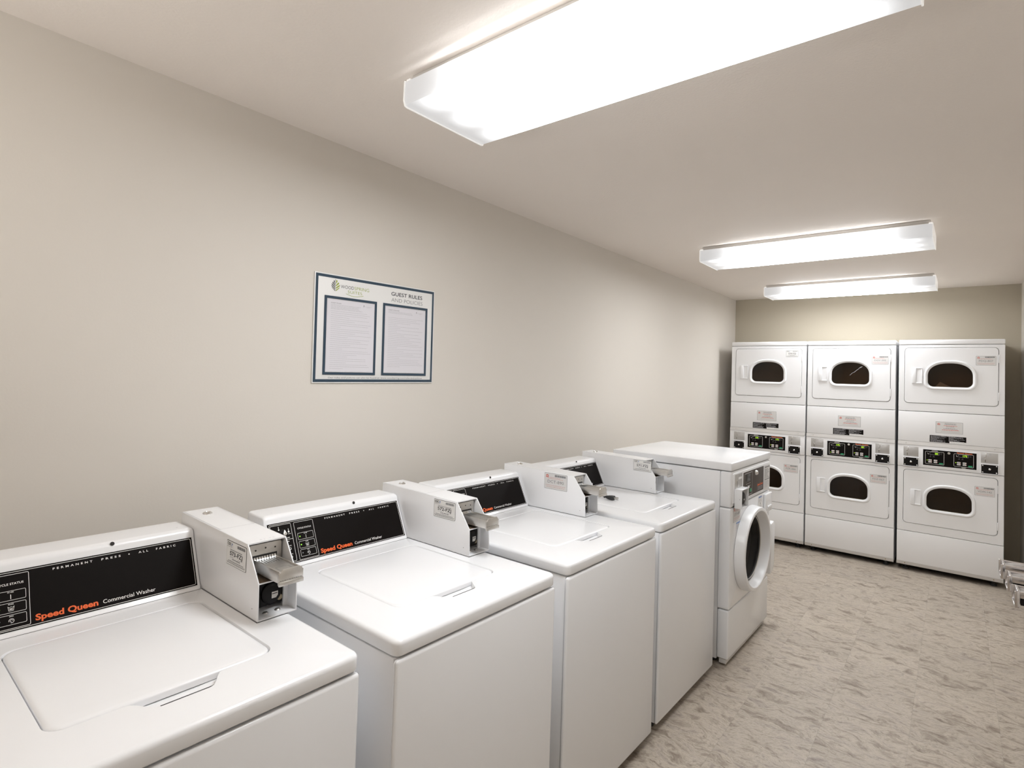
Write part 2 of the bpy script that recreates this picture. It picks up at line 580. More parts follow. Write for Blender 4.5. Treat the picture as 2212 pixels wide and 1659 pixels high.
def make_washer(loc, code, style, label, sy=1.0, sticker=None):
    t = thing('top_load_washer', label, 'washing machine', loc, 'top-load coin washers along the left wall')
    t.scale = (1, sy, 1)
    P = lambda d, u, z: Vector((-d, u, z))
    # cabinet
    b = MB()
    b.box(-.74, -.014, .004, W - .004, .04, ZS - .003, 'enamel', .003)
    b.build('cabinet', t)
    b = MB()
    b.box(-.014, 0, 0, W, .039, ZS - .004, 'enamel', .009, 3)
    b.build('front_panel', t)
    for u in (.05, W - .05):
        for d in (.06, .68):
            b = MB()
            F = Frame((-d, u, 0), (1, 0, 0), (0, 1, 0))
            b.lathe(F, [(.022, 0), (.022, .012), (.012, .014), (.012, .045)], 'rubber', 14, cap0=True, cap1=True)
            b.build('foot', t)
    # deck slab with a pocket for the lid
    b = MB()
    ns = 40
    lo = lambda i, z: [P(d, u, z) for u, d in rrect(i, W - i, i * 1.0, .76, max(.022 - i, .004), 6, ns)]
    loops = [lo(.006, ZS), lo(.001, ZS + .004), lo(0, ZS + .010), lo(0, ZD - .012)]
    for k in range(1, 6):
        a = PI / 2 * k / 5
        loops.append(lo(.012 * (1 - math.cos(a)), ZD - .012 + .012 * math.sin(a)))
    pocket = bend_notch(rrect(.122, .522, .142, .541, .03, 6, ns), .238, .408, .040, .044)
    loops.append([P(d, u, ZD) for u, d in pocket])
    ctr = (.32, .33)
    shrink = lambda lp, k: [(u + (ctr[0] - u) * k, d + (ctr[1] - d) * k) for u, d in lp]
    loops.append([P(d, u, ZD - .002) for u, d in shrink(pocket, .006)])
    loops.append([P(d, u, ZD - .016) for u, d in shrink(pocket, .010)])
    b.loft(loops, 'enamel', True, False)
    b.loft([[P(d, u, ZD - .015) for u, d in shrink(pocket, .010)], [P(d, u, ZD - .017) for u, d in shrink(pocket, .3)]], 'enamel', False, True)
    # shade of the gaps painted flat on the deck: lid slot, guard foot, coin box
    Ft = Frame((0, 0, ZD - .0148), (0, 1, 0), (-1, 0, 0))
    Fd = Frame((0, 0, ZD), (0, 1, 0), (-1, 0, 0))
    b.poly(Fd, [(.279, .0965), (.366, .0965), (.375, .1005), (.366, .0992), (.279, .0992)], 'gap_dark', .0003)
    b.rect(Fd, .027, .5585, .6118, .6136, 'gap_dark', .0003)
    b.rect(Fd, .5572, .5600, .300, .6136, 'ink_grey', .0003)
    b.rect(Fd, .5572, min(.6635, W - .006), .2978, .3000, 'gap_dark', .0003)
    b.build('top_deck', t)
    # lid
    b = MB()
    lid = rrect(.126, .518, .146, .538, .028, 6, ns)
    L_ = lambda i, z: [P(d, u, z) for u, d in rrect(.126 + i, .518 - i, .146 + i, .538 - i, max(.028 - i, .01), 6, ns)]
    loops = [L_(.0, ZD - .014), L_(0, ZD - .004)]
    for k in range(1, 7):
        a = PI / 2 * k / 6
        loops.append(L_(.012 * (1 - math.cos(a)), ZD - .004 + .0055 * math.sin(a)))
    loops.append(L_(.03, ZD + .0022))
    b.loft(loops, 'enamel', True, True)
    b.build('lid', t)
    # back guard
    b = MB()
    U0, U1 = .027, .5575
    prof = [(.613, ZD), (.617, .903), (.6355, .908 + .0), (.6925, 1.027)]
    prof = [(.6135, ZD + .0005), (.616, .9025), (.6185, .9045), (.679, 1.0335)]
    # rolled top edge
    for k in range(0, 8):
        a = PI * .94 - (PI * .94 - PI / 2) * k / 7
        prof.append((.697 + .0175 * math.cos(a), 1.0365 + .0165 * math.sin(a)))
    prof += [(.787, 1.0525), (.79, 1.0495), (.79, ZD + .0005)]
    cd, cz = .70, .97
    def section(u, k):
        return [P(d + (cd - d) * k, u, max(ZD + .0005, z + (cz - z) * k) if z > ZD + .001 else ZD + .0005) for d, z in prof]
    loops = [section(U0, .10)]
    for k in range(1, 6):
        a = PI / 2 * k / 5
        loops.append(section(U0 + .016 * (1 - math.cos(a)), .10 * (1 - math.sin(a))))
    for k in range(0, 6):
        a = PI / 2 * k / 5
        loops.append(section(U1 - .012 + .012 * math.sin(a), .06 * (1 - math.cos(a))))
    b.loft(loops, 'enamel', True, True, recalc=True)
    # screw hole in the rolled edge and small pin holes on top
    Fh = Frame(P(.6842, .359, 1.0475), (0, 1, 0), (-.35, 0, .75))
    b.disc(Fh, 0, 0, .0052, 'gap_dark', .0025)
    Ftop = Frame((0, 0, 1.0527), (0, 1, 0), (-1, 0, 0))
    b.disc(Ftop, .525, .715, .0025, 'ink_light', .0006)
    b.disc(Ftop, .07, .715, .0025, 'ink_light', .0006)
    bg = b.build('back_guard', t)
    # thin dark shadow joint at the foot of the back guard
    # control panel
    sl = Vector((-.0605, 0, .129)).normalized()
    FP = Frame(Vector((-.6185, 0, .9045)) + sl * .0055, (0, 1, 0), sl)
    b = MB()
    b.fbox(FP, .0355, .5495, -.001, .1315, -.001, .0008, 'black_panel')
    o = .0012
    b.outline(FP, .0395, .5460, .0015, .1285, .0011, 'ink_white', o, .004)
    b.outline(FP, .0425, .1125, .0055, .1245, .0010, 'ink_white', o, .003)
    b.outline(FP, .1218, .1905, .0045, .1235, .0010, 'ink_white', o, .003)
    b.rect(FP, .0425, .1125, .0745, .0755, 'ink_white', o)
    b.text(FP, 'CYCLE STATUS', .1565, .1000, .0046, 'ink_white', .048, bold=.012, align='C', off=o)
    for y0, y1, s in ((.0660, .0875, 'IN USE'), (.0390, .0612, 'RINSE'), (.0130, .0350, 'SPIN')):
        b.outline(FP, .1290, .1840, y0, y1, .0008, 'ink_white', o, .0025)
        b.text(FP, s, .1570, y1 - .0048, .0026, 'ink_white', align='C', bold=.01, off=o)
    b.rect(FP, .1565, .1577, .0690, .0790, 'ink_white', o)
    b.line(FP, [(.1515, .0535), (.1530, .0435), (.1610, .0435), (.1625, .0535)], .0008, 'ink_white', o)
    b.line(FP, [(.1522, .0520), (.1545, .0505), (.1570, .0525), (.1595, .0505), (.1618, .0520)], .0007, 'ink_white', o)
    for xx in (.1550, .1570, .1590): b.rect(FP, xx - .0006, xx + .0006, .0452, .0490, 'ink_white', o)
    b.circle(FP, .1570, .0218, .0050, .0009, 'ink_white', o, 20, -.6 * PI, 1.1 * PI)
    b.circle(FP, .1570, .0218, .0027, .0008, 'ink_white', o, 16, 0, 1.6 * PI)
    b.text(FP, 'TEMPERATURE', .0800, .0785, .0036, 'ink_white', .044, bold=.008, align='C', off=o)
    b.text(FP, 'COLOR', .0905, .0672, .0032, 'ink_white', bold=.008, align='C', off=o)
    b.text(FP, 'DELICATE', .0925, .0530, .0030, 'ink_white', .020, align='C', bold=.006, off=o)
    b.text(FP, 'DELICATE', .0930, .0270, .0030, 'ink_white', .020, align='C', bold=.006, off=o)
    for cy in (.0455, .0195):
        b.circle(FP, .0965, cy, .0042, .0008, 'ink_white', o, 12)
        b.line(FP, [(.0930, cy + .003), (.0945, cy - .003), (.0985, cy - .003), (.1000, cy + .003)], .0007, 'ink_white', o)
    for x_, y_, r_ in ((.1015, .0985, .0030), (.0700, .1090, .0024), (.0560, .0985, .0020)):
        b.disc(FP, x_, y_, r_, 'ink_white', o)
        b.line(FP, [(x_, y_), (x_, y_ + .010)], .0016, 'ink_white', o)
    b.text(FP, 'COLD', .1030, .0905, .0026, 'ink_white', align='C', bold=.006, off=o)
    hdr = .1157
    for s, x0, x1 in (('PERMANENT', .2350, .3145), ('PRESS', .3335, .3755), ('ALL', .4165, .4392), ('FABRIC', .4580, .5065)):
        b.text(FP, s, x0, hdr, .0047, 'ink_white', x1 - x0, bold=.016, off=o, spacing=1.75)
    b.disc(FP, .3945, hdr + .0024, .0016, 'ink_white', o)
    b.text(FP, 'Speed Queen', .1990, .0100, .0128, 'ink_orange', .1210, bold=.033, off=o)
    b.text(FP, 'Commercial Washer', .3300, .0108, .0090, 'ink_white', .1165, bold=.004, off=o)
    panel = b.build('control_panel', t)
    for y, mt in ((.0765, 'led_green'), (.0502, 'led_green'), (.0242, 'ink_grey')):
        b = MB()
        F = Frame(FP.p(.1362, y, .0008), FP.a, FP.b)
        b.lathe(F, [(.0021, 0), (.0019, .0008), (.0010, .0014)], mt, 12, cap1=True)
        b.build('indicator_light', panel)
    # temperature knob: dark disc with a drop shaped pointer
    b = MB()
    F = Frame(FP.p(.0785, .0975, .0008), FP.a, FP.b)
    b.lathe(F, [(.0125, 0), (.0120, .004), (.0095, .006)], 'black_plastic', 24, cap1=True)
    drop = []
    for k in range(22):
        a = 2 * PI * k / 22
        r = .0062
        x, y = r * math.cos(a), r * math.sin(a)
        if y > 0: y *= 1 + 1.25 * (1 - abs(math.cos(a))) ** 1.4; x *= 1 - .25 * math.sin(a)
        drop.append((x + .0055, y - .004))
    b.prism(drop, F, .004, .0105, 'metal_plate', .0012)
    b.build('temperature_knob', panel)
    b = MB()
    F = Frame(FP.p(.0790, .0325, .0008), FP.a, FP.b)
    b.lathe(F, [(.0120, 0), (.0115, .006), (.0095, .009)], 'plastic_white', 24, cap1=True)
    b.fbox(F, -.002, .002, -.010, .010, .008, .012, 'plastic_white', .001)
    b.build('fabric_knob', panel)
    # ---------------- coin box
    A, B_ = .5590, .6630
    b = MB()
    zb = ZD + .0012
    body = [(-.299, zb), (-.3025, .9905), (-.3650, 1.0735), (-.7750, 1.0810), (-.7750, zb)]
    FS = Frame((0, 0, 0), (1, 0, 0), (0, 0, 1))           # normal -y
    th = .0035
    b.prism(body, FS, -A - th, -A, 'enamel', .0012)
    b.prism(body, FS, -B_, -B_ + th, 'enamel', .0012)
    tp = [(-.3650, 1.0735), (-.7750, 1.0810), (-.7750, 1.0775), (-.3650, 1.0700)]
    b.prism(tp, FS, -B_ + .0008, -A - .0008, 'enamel')
    b.box(-.775, -.771, A + .001, B_ - .001, zb, 1.078, 'enamel')
    b.box(-.773, -.300, A + .001, B_ - .001, zb, zb + .003, 'enamel')
    # divider shelf and interior back
    b.box(-.380, -.3035, A + th, B_ - th, .9870, .9900, 'enamel')
    b.box(-.39, -.385, A + th, B_ - th, zb, 1.071, 'enamel')
    b.box(-.374, -.306, A + th + .0005, B_ - th - .004, .9901, .9904, 'dirt')
    # lip on the inside right wall
    b.box(-.3450, -.3400, B_ - th - .012, B_ - th, zb + .003, .987, 'enamel')
    # service lid joints
    Fq = Frame((-.365, 0, 1.0735), (0, 1, 0), Vector((-.41, 0, .0075)))
    zz = .1655
    b.rect(Fq, A + .004, B_ - .004, zz, zz + .0010, 'ink_grey', .0003)
    b.rect(Fq, A + .005, A + .0058, zz, .405, 'ink_grey', .0003)
    b.rect(Fq, B_ - .0058, B_ - .005, zz, .405, 'ink_light', .0003)
    Fx = Frame((-.365, 0, 1.0735), (0, 1, 0), Vector((-.41, 0, .0075)))
    b.text(Fx, '$1.75', (A + B_) / 2 + .006, .010, .0065, 'ink_light', .040, align='C', off=.0004, spacing=1.4)
    b.disc(FS, -.3265, .9235, .0011, 'gap_dark', -A + .0006 if False else .0006) if False else None
    Fl = Frame((0, A, 0), (1, 0, 0), (0, 0, 1))
    b.disc(Fl, -.3265, .9250, .0013, 'gap_dark', .0006)
    cb = b.build('coin_box', t)
    # lock on the lid
    b = MB()
    F = Frame((-.7140, (A + B_) / 2 - .004, 1.0795), (0, 1, 0), (-1, 0, 0))
    b.lathe(F, [(.0135, 0), (.0125, .003), (.0085, .0055), (.0075, .0040), (.0015, .0040)], 'chrome', 20, cap1=True)
    b.build('lid_lock', cb)
    # coin mechanism
    b = MB()
    uc = (A + B_) / 2
    Fp_ = Frame((-.3760, uc, .990), (0, 1, 0), (0, 0, 1))
    b.loft([[Fp_.p(x, y, z) for x, y in rrect(-.0445 + i, .0445 - i, .008 + i, .0755 - i, .006, 4)] for i, z in ((0, 0), (0, .002), (.001, .003))], 'metal_plate', False, True)
    for x, y in ((-.026, .060), (0, .0625), (.026, .060)):
        b.disc(Fp_, x, y, .0022, 'gap_dark', .0036)
    # curled coin guides
    for k in range(9):
        x = -.0305 + k * .0068
        pr = []
        for q in range(7):
            a = q / 6
            pr.append((.0455 - .0165 * math.sin(a * PI / 2) , .003 + .017 * (1 - math.cos(a * PI / 2))))
        for (y0, z0), (y1, z1) in zip(pr, pr[1:]):
            i = b.mi('chrome')
            f = b.bm.faces.new([b.bm.verts.new(Fp_.p(xx, yy, zz_)) for xx, yy, zz_ in ((x, y0, z0), (x, y1, z1), (x + .0048, y1, z1), (x + .0048, y0, z0))])
            f.material_index = i
    b.rect(Fp_, -.034, .032, .0265, .0475, 'gap_dark', .0034)
    b.build('coin_mechanism', cb)
    # slide tray
    b = MB()
    x0, x1 = -.374, -.246
    zt, zo = 1.0245, 1.0000
    b.box(x0, x1, uc - .0285, uc + .0285, zt - .004, zt, 'metal_dull', .0008)
    b.box(x0, x1, uc - .0305, uc - .0275, zo, zt + .0035, 'metal_plate', .0008)
    b.box(x0, x1, uc + .0275, uc + .0305, zo, zt + .0035, 'metal_plate', .0008)
    b.box(x0, x1 - .03, uc - .0275, uc + .0275, zo + .004, zo + .007, 'metal_dull')
    Fe = Frame((x1, uc, zo), (0, 1, 0), (0, 0, 1))
    ep = [(-.0325, -.004), (.0325, -.004), (.0325, .0240), (.0265, .0265), (.0235, .0325), (-.0220, .0325), (-.0250, .0265), (-.0325, .0240)]
    b.prism(ep, Fe, -.002, .0025, 'metal_plate', .0010)
    b.fbox(Fe, -.0325, .0325, -.0065, .0035, .0, .006, 'metal_plate', .0015)
    b.dashes(Fe, -.029, .029, .0058, .0008, 'gap_dark', .0030, .004, .6)
    Ft2 = Frame((0, 0, zt), (0, 1, 0), (-1, 0, 0))
    b.outline(Ft2, uc - .018, uc + .016, .262, .290, .0012, 'ink_grey', .0004, .004)
    for k in range(8):
        x = uc - .0295 + k * .0068
        b.rect(Ft2, x, x + .0018, .335, .366, 'gap_dark', .0004)
    b.build('coin_slide', cb)
    # vault front with lock
    b = MB()
    Fv = Frame((-.3450, uc, .9015), (0, 1, 0), (0, 0, 1))
    b.fbox(Fv, -.0470, .0370, .012, .0850, -.003, 0, 'black_plastic')
    Fk = Frame(Fv.p(.004, .043, 0), Fv.a, Fv.b)
    b.lathe(Fk, [(.027, 0), (.026, .006), (.021, .009)], 'black_plastic', 28, cap1=True)
    b.prism([(-.002, -.012), (.010, -.012), (.0145, -.006), (.0145, .004), (-.002, .004)], Fk, .009, .0105, 'metal_plate')
    b.rect(Fk, -.001, .013, -.0015, .0005, 'gap_dark', .0108)
    b.disc(Fv, .0290, .0250, .0075, 'brass', .0008)
    b.build('coin_vault', cb)
    for dd, du in ((.330, -.016), (.330, .016)):
        b = MB()
        F = Frame((-dd, uc + du, zb + .003), (0, 1, 0), (-1, 0, 0))
        b.lathe(F, [(.0075, 0), (.006, .0022), (.003, .0034)], 'metal_dull', 14, cap1=True)
        b.build('bolt', cb)
    # id sticker on the left cheek
    d0, d1, z0, z1 = sticker
    F = Frame((-d0, A, z0), (1, 0, 0), (0, 0, 1))
    id_sticker(cb, F, d0 - d1, z1 - z0, code, style)
    return t

WX = .9728
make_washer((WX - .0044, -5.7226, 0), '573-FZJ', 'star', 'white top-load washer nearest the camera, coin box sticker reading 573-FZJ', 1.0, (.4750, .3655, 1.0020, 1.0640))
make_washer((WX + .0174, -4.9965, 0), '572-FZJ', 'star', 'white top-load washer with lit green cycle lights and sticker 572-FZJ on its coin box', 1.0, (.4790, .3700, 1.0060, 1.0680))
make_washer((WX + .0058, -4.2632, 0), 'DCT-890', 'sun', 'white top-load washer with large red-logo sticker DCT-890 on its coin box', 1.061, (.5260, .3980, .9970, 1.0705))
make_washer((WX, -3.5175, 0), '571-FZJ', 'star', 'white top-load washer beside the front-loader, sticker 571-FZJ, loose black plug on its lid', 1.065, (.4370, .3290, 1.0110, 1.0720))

# loose plug lying on the last washer
b = MB()
pz = ZD + .0134
Fp = Frame((.520, -3.5175 + .262, pz), (0, 1, 0), (0, 0, 1))     # cord runs toward +x
b.lathe(Fp, [(.0045, -.02), (.0045, .020), (.0075, .021), (.0075, .026), (.0055, .028), (.0055, .032), (.0080, .034), (.0080, .038), (.0065, .040)], 'rubber', 14, cap0=True, cap1=True)
loops = []
for h, sx, sy in ((.039, .0075, .0065), (.046, .012, .0085), (.064, .0145, .0105), (.076, .0145, .0105), (.078, .0135, .0095)):
    loops.append([Fp.p(x * sx, y * sy, h) for x, y in rrect(-1, 1, -1, 1, .45, 4)])
b.loft(loops, 'rubber', True, True)
plug = b.build('power_plug')
tag(plug, 'loose black power plug lying on the lid of the washer beside the front-loader', 'plug')
for du, dz in ((-.0065, .003), (.0065, .003), (0, -.004)):
    b = MB()
    if dz > 0: b.fbox(Fp, du - .0008, du + .0008, dz - .0032, dz + .0032, .077, .100, 'metal_plate', .0004)
    else:
        b.lathe(Frame(Fp.p(du, dz, 0), Fp.a, Fp.b), [(.0024, .077), (.0024, .100), (.0012, .103)], 'metal_plate', 10, cap1=True)
    b.build('prong', plug)
b = MB()
pts = [Vector((.505, -3.2555, pz)), Vector((.485, -3.2580, pz - .001)), Vector((.465, -3.272, pz - .003)), Vector((.452, -3.300, pz - .006)), Vector((.445, -3.340, pz - .0068)), Vector((.440, -3.390, pz - .0068)), Vector((.436, -3.450, pz - .0068))]
loops = []
for i, p_ in enumerate(pts):
    d = (pts[min(i + 1, len(pts) - 1)] - pts[max(i - 1, 0)]).normalized()
    a = d.cross(Vector((0, 0, 1))).normalized(); c = a.cross(d)
    loops.append([p_ + a * .0042 * math.cos(2 * PI * k / 10) + c * .0042 * math.sin(2 * PI * k / 10) for k in range(10)])
b.loft(loops, 'rubber', True, True, recalc=True)
b.build('cord', plug)

# ------------------------------------------------------------------ front-load washer
def make_front_loader():
    FW, FD = .765, .716
    t = thing('front_load_washer', 'white front-load washer with round glass door at the end of the washer row', 'washing machine', (1.0151, -2.730, 0))
    F = Frame((0, 0, 0), (0, 1, 0), (0, 0, 1))      # front face, normal +x
    b = MB()
    b.box(-FD + .004, -.062, .006, FW - .006, .030, 1.040, 'enamel', .004)
    b.build('cabinet', t)
    b = MB()
    b.box(-.061, -.002, .003, FW - .003, .848, 1.041, 'enamel', .008, 3)
    ctl = b.build('control_housing', t)
    b = MB()
    n = 96
    outer = rrect(.003, FW - .003, .302, .845, .012, 5, 18)
    cu, cz = .345, .572
    hole = star([(cu + .245 * math.cos(2 * PI * k / 120), cz + .215 * math.sin(2 * PI * k / 120)) for k in range(120)], (cu, cz), outer)
    ins = lambda i: rrect(.003 + i, FW - .003 - i, .302 + i, .845 - i, max(.012 - i, .003), 5, 18)
    b.loft([[F.p(x, y, -.060) for x, y in ins(0)], [F.p(x, y, -.010) for x, y in ins(0)], [F.p(x, y, -.004) for x, y in ins(.002)], [F.p(x, y, -.001) for x, y in ins(.008)], [F.p(x, y, -.001) for x, y in hole], [F.p(x, y, -.06) for x, y in hole]], 'enamel')
    b.build('door_panel', t)
    b = MB()
    b.box(-.061, -.001, .003, FW - .003, .040, .298, 'enamel', .008, 3)
    b.build('lower_panel', t)
    b = MB()
    b.box(-.050, -.012, .010, FW - .030, .014, .0395, 'trim_grey', .003)
    b.build('toe_kick', t)
    for u in (.06, FW - .06):
        for d in (.10, FD - .08):
            b = MB()
            Ff = Frame((-d, u, 0), (1, 0, 0), (0, 1, 0))
            b.lathe(Ff, [(.022, 0), (.022, .012), (.012, .014), (.012, .031)], 'rubber', 14, cap0=True, cap1=True)
            b.build('foot', t)
    # top
    b = MB()
    b.box(-FD, .001, 0, FW, 1.0455, 1.0890, 'enamel', .006, 3)
    b.build('top_panel', t)
    # control face
    b = MB()
    b.loft([[F.p(x, y, z) for x, y in rrect(.030 + i, FW - .014 - i, .866 + i * .7, 1.030 - i, .008, 4)] for i, z in ((0, -.003), (.002, .0015), (.006, .0025))], 'plastic_white', False, True)
    b.build('control_bezel', ctl)
    b = MB()
    b.fbox(F, .052, .178, .936, 1.022, -.002, .0040, 'coin_plate', .001)
    b.fbox(F, .112, .168, .990, 1.002, .004, .0046, 'label_white')
    b.fbox(F, .070, .104, .944, .992, .004, .0048, 'metal_plate', .0006)
    b.rect(F, .082, .086, .950, .984, 'gap_dark', .0052)
    b.disc(F, .120, 1.012, .0022, 'gap_dark', .0044)
    b.build('coin_slot_plate', ctl)
    b = MB()
    b.fbox(F, .201, .602, .872, 1.016, -.002, .0040, 'taupe_panel', .001)
    o = .0044
    b.outline(F, .216, .368, .880, 1.008, .003, 'ink_light', o, .004)
    b.fbox(F, .245, .325, .962, 1.000, .004, .0050, 'display_black', .0004)
    b.outline(F, .238, .332, .957, 1.005, .0016, 'ink_grey', o, .002)
    for r_ in range(2):
        for c_ in range(4):
            b.disc(F, .254 + c_ * .024, .946 - r_ * .014, .0042, 'ink_white', o, 10, .6)
    b.fbox(F, .322, .352, .892, .912, .004, .0052, 'btn_green', .0006)
    b.fbox(F, .285, .312, .918, .932, .004, .0052, 'plastic_white', .0006)
    b.text(F, 'Speed Queen', .473, .909, .0125, 'ink_orange', .112, bold=.035, off=o)
    for k, y in enumerate((.899, .891, .883)):
        b.dashes(F, .478, .580, y, .0030, 'ink_light', o, .014)
    cp = b.build('control_panel', ctl)
    b = MB()
    Fk = Frame(F.p(.438, .993, .004), F.a, F.b)
    b.lathe(Fk, [(.015, 0), (.014, .004), (.011, .011), (.007, .013)], 'metal_plate', 20, cap1=True)
    b.build('key_lock', cp)
    b = MB()
    b.rect(F, .624, .744, .868, 1.014, 'label_grey', .0036)
    o = .004
    b.rect(F, .630, .738, 1.000, 1.006, 'ink_grey', o)
    for k in range(8):
        b.dashes(F, .630, .630 + rng.uniform(.06, .105), .988 - k * .0075, .0028, 'ink_grey', o, .012)
    b.rect(F, .630, .738, .924, .929, 'ink_grey', o)
    for k in range(7):
        b.dashes(F, .640, .690, .914 - k * .006, .0018, 'ink_light', o, .008)
    b.line(F, [(.700, .915), (.712, .905), (.706, .895), (.724, .885), (.730, .876)], .0016, 'ink_grey', o)
    b.build('instruction_label', ctl)
    # coin vault: open fronted white box standing proud of the face
    b = MB()
    x0, x1, z0, z1, dp, th = .050, .170, .842, .945, .042, .004
    b.fbox(F, x0, x0 + th, z0, z1, .0026, dp, 'enamel', .0008)
    b.fbox(F, x1 - th, x1, z0, z1, .0026, dp, 'enamel', .0008)
    b.fbox(F, x0 + th, x1 - th, z1 - th, z1, .0026, dp, 'enamel', .0008)
    b.fbox(F, x0 + th, x1 - th, z0, z0 + th, .0026, dp, 'enamel', .0008)
    b.fbox(F, x0 + th, x1 - th, z0 + th, z1 - th, .0026, .0046, 'label_white')
    Fs = Frame((0, x0, 0), (1, 0, 0), (0, 0, 1))
    b.disc(Fs, .030, .893, .0014, 'gap_dark', .0008)
    cv = b.build('coin_vault', t)
    b = MB()
    Fk = Frame(F.p(.102, .893, .0046), F.a, F.b)
    b.lathe(Fk, [(.036, 0), (.034, .027), (.027, .032)], 'black_plastic', 24, sx=1.1, cap1=True)
    b.rect(Fk, -.004, .012, -.010, -.002, 'metal_plate', .0324)
    b.build('vault_lock', cv)
    # soap drawer
    b = MB()
    b.fbox(F, .625, FW - .004, .722, .838, -.001, .016, 'enamel', .006, 3)
    cup = [(.648, .744), (.745, .744), (.752, .765), (.745, .790), (.700, .797), (.648, .790)]
    b.loft([[F.p(x, y, .0163) for x, y in cup], [F.p(.698 + (x - .698) * .8, .77 + (y - .77) * .78 + .003, .0165) for x, y in cup]], 'plastic_white', False, True)
    b.prism([(.655, .750), (.741, .750), (.741, .762), (.655, .762)], F, .016, .022, 'plastic_white', .002)
    b.build('soap_drawer', t)
    # stickers
    Fst = Frame(F.p(.046, .762, -.001), F.a, F.b)
    id_sticker(t, Fst, .125, .086, 'DTF-489', 'sun')
    b = MB()
    b.rect(F, .100, .170, .746, .754, 'ink_blue', 0)
    for k in range(4): b.dashes(F, .100, .168, .739 - k * .006, .002, 'ink_light', 0, .01)
    b.build('sticker', t)
    b = MB()
    b.rect(F, .205, .240, .826, .840, 'ink_grey', 0)
    b.dashes(F, .207, .238, .820, .003, 'ink_grey', 0, .01)
    b.build('sticker', t)
    b = MB()
    b.rect(F, .515, .590, .757, .838, 'label_white', 0)
    b.rect(F, .520, .588, .826, .835, 'ink_blue', .0004)
    for k in range(3): b.dashes(F, .522, .586, .815 - k * .006, .002, 'ink_light', .0004, .01)
    b.rect(F, .552, .562, .785, .797, 'ink_grey', .0004)
    for k in range(3): b.dashes(F, .522, .586, .776 - k * .006, .002, 'ink_light', .0004, .01)
    b.build('sticker', t)
    # door
    b = MB()
    Fd = Frame(F.p(cu, cz, 0), F.a, F.b)
    ry, rz = .275, .240
    prof = [(.93, .0), (1.0, .0005), (1.0, .006), (.980, .042), (.974, .049), (.962, .053), (.940, .054), (.895, .054), (.882, .051), (.874, .044), (.822, .006), (.805, .0)]
    b.lathe(Fd, prof, 'plastic_white', 96, ry, rz)
    door = b.build('door', t)
    b = MB()
    b.lathe(Fd, [(.81, .001), (.785, .006), (.76, .004), (.745, -.004)], 'rubber', 80, ry, rz)
    b.lathe(Fd, [(.762, .006), (.752, .009), (.742, .005)], 'metal_dull', 80, ry, rz)
    b.build('gasket', door)
    b = MB()
    b.lathe(Fd, [(.765, .000), (.70, -.012), (.60, -.030), (.45, -.042), (.2, -.047), (.02, -.048)], 'bowl_glass', 64, ry, rz, cap1=True)
    b.build('door_glass', door)
    b = MB()
    hp = [(.640, .660), (.700, .668), (.722, .640), (.722, .420), (.705, .370), (.640, .350)]
    b.prism(hp, F, .001, .046, 'plastic_white', .006, 3)
    b.build('door_handle', door)
    # drum
    b = MB()
    b.lathe(Fd, [(.74, -.010), (.82, -.04), (.82, -.055)], 'rubber', 64, ry, rz)
    b.build('tub_seal', t)
    return t
make_front_loader()

# ------------------------------------------------------------------ stacked dryers
DW = .683
def d_shape(cx, z0, z1, hw, zc, r):
    """flat bottomed arch: rounded bottom corners, elliptical top"""
    p = []
    for k in range(9):
        a = -PI / 2 - PI / 2 * (1 - k / 8) + PI / 2
    for k in range(9):                     # bottom right corner
        a = -PI / 2 + PI / 2 * k / 8
        p.append((cx + hw - r + r * math.cos(a), z0 + r + r * math.sin(a)))
    for k in range(0, 33):                 # arch
        a = PI * k / 32
        ca, sa = math.cos(a), math.sin(a)
        e = .86
        p.append((cx + hw * math.copysign(abs(ca) ** e, ca), zc + (z1 - zc) * sa ** e))
    for k in range(9):                     # bottom left corner
        a = PI + PI / 2 * k / 8
        p.append((cx - hw + r + r * math.cos(a), z0 + r + r * math.sin(a)))
    return p

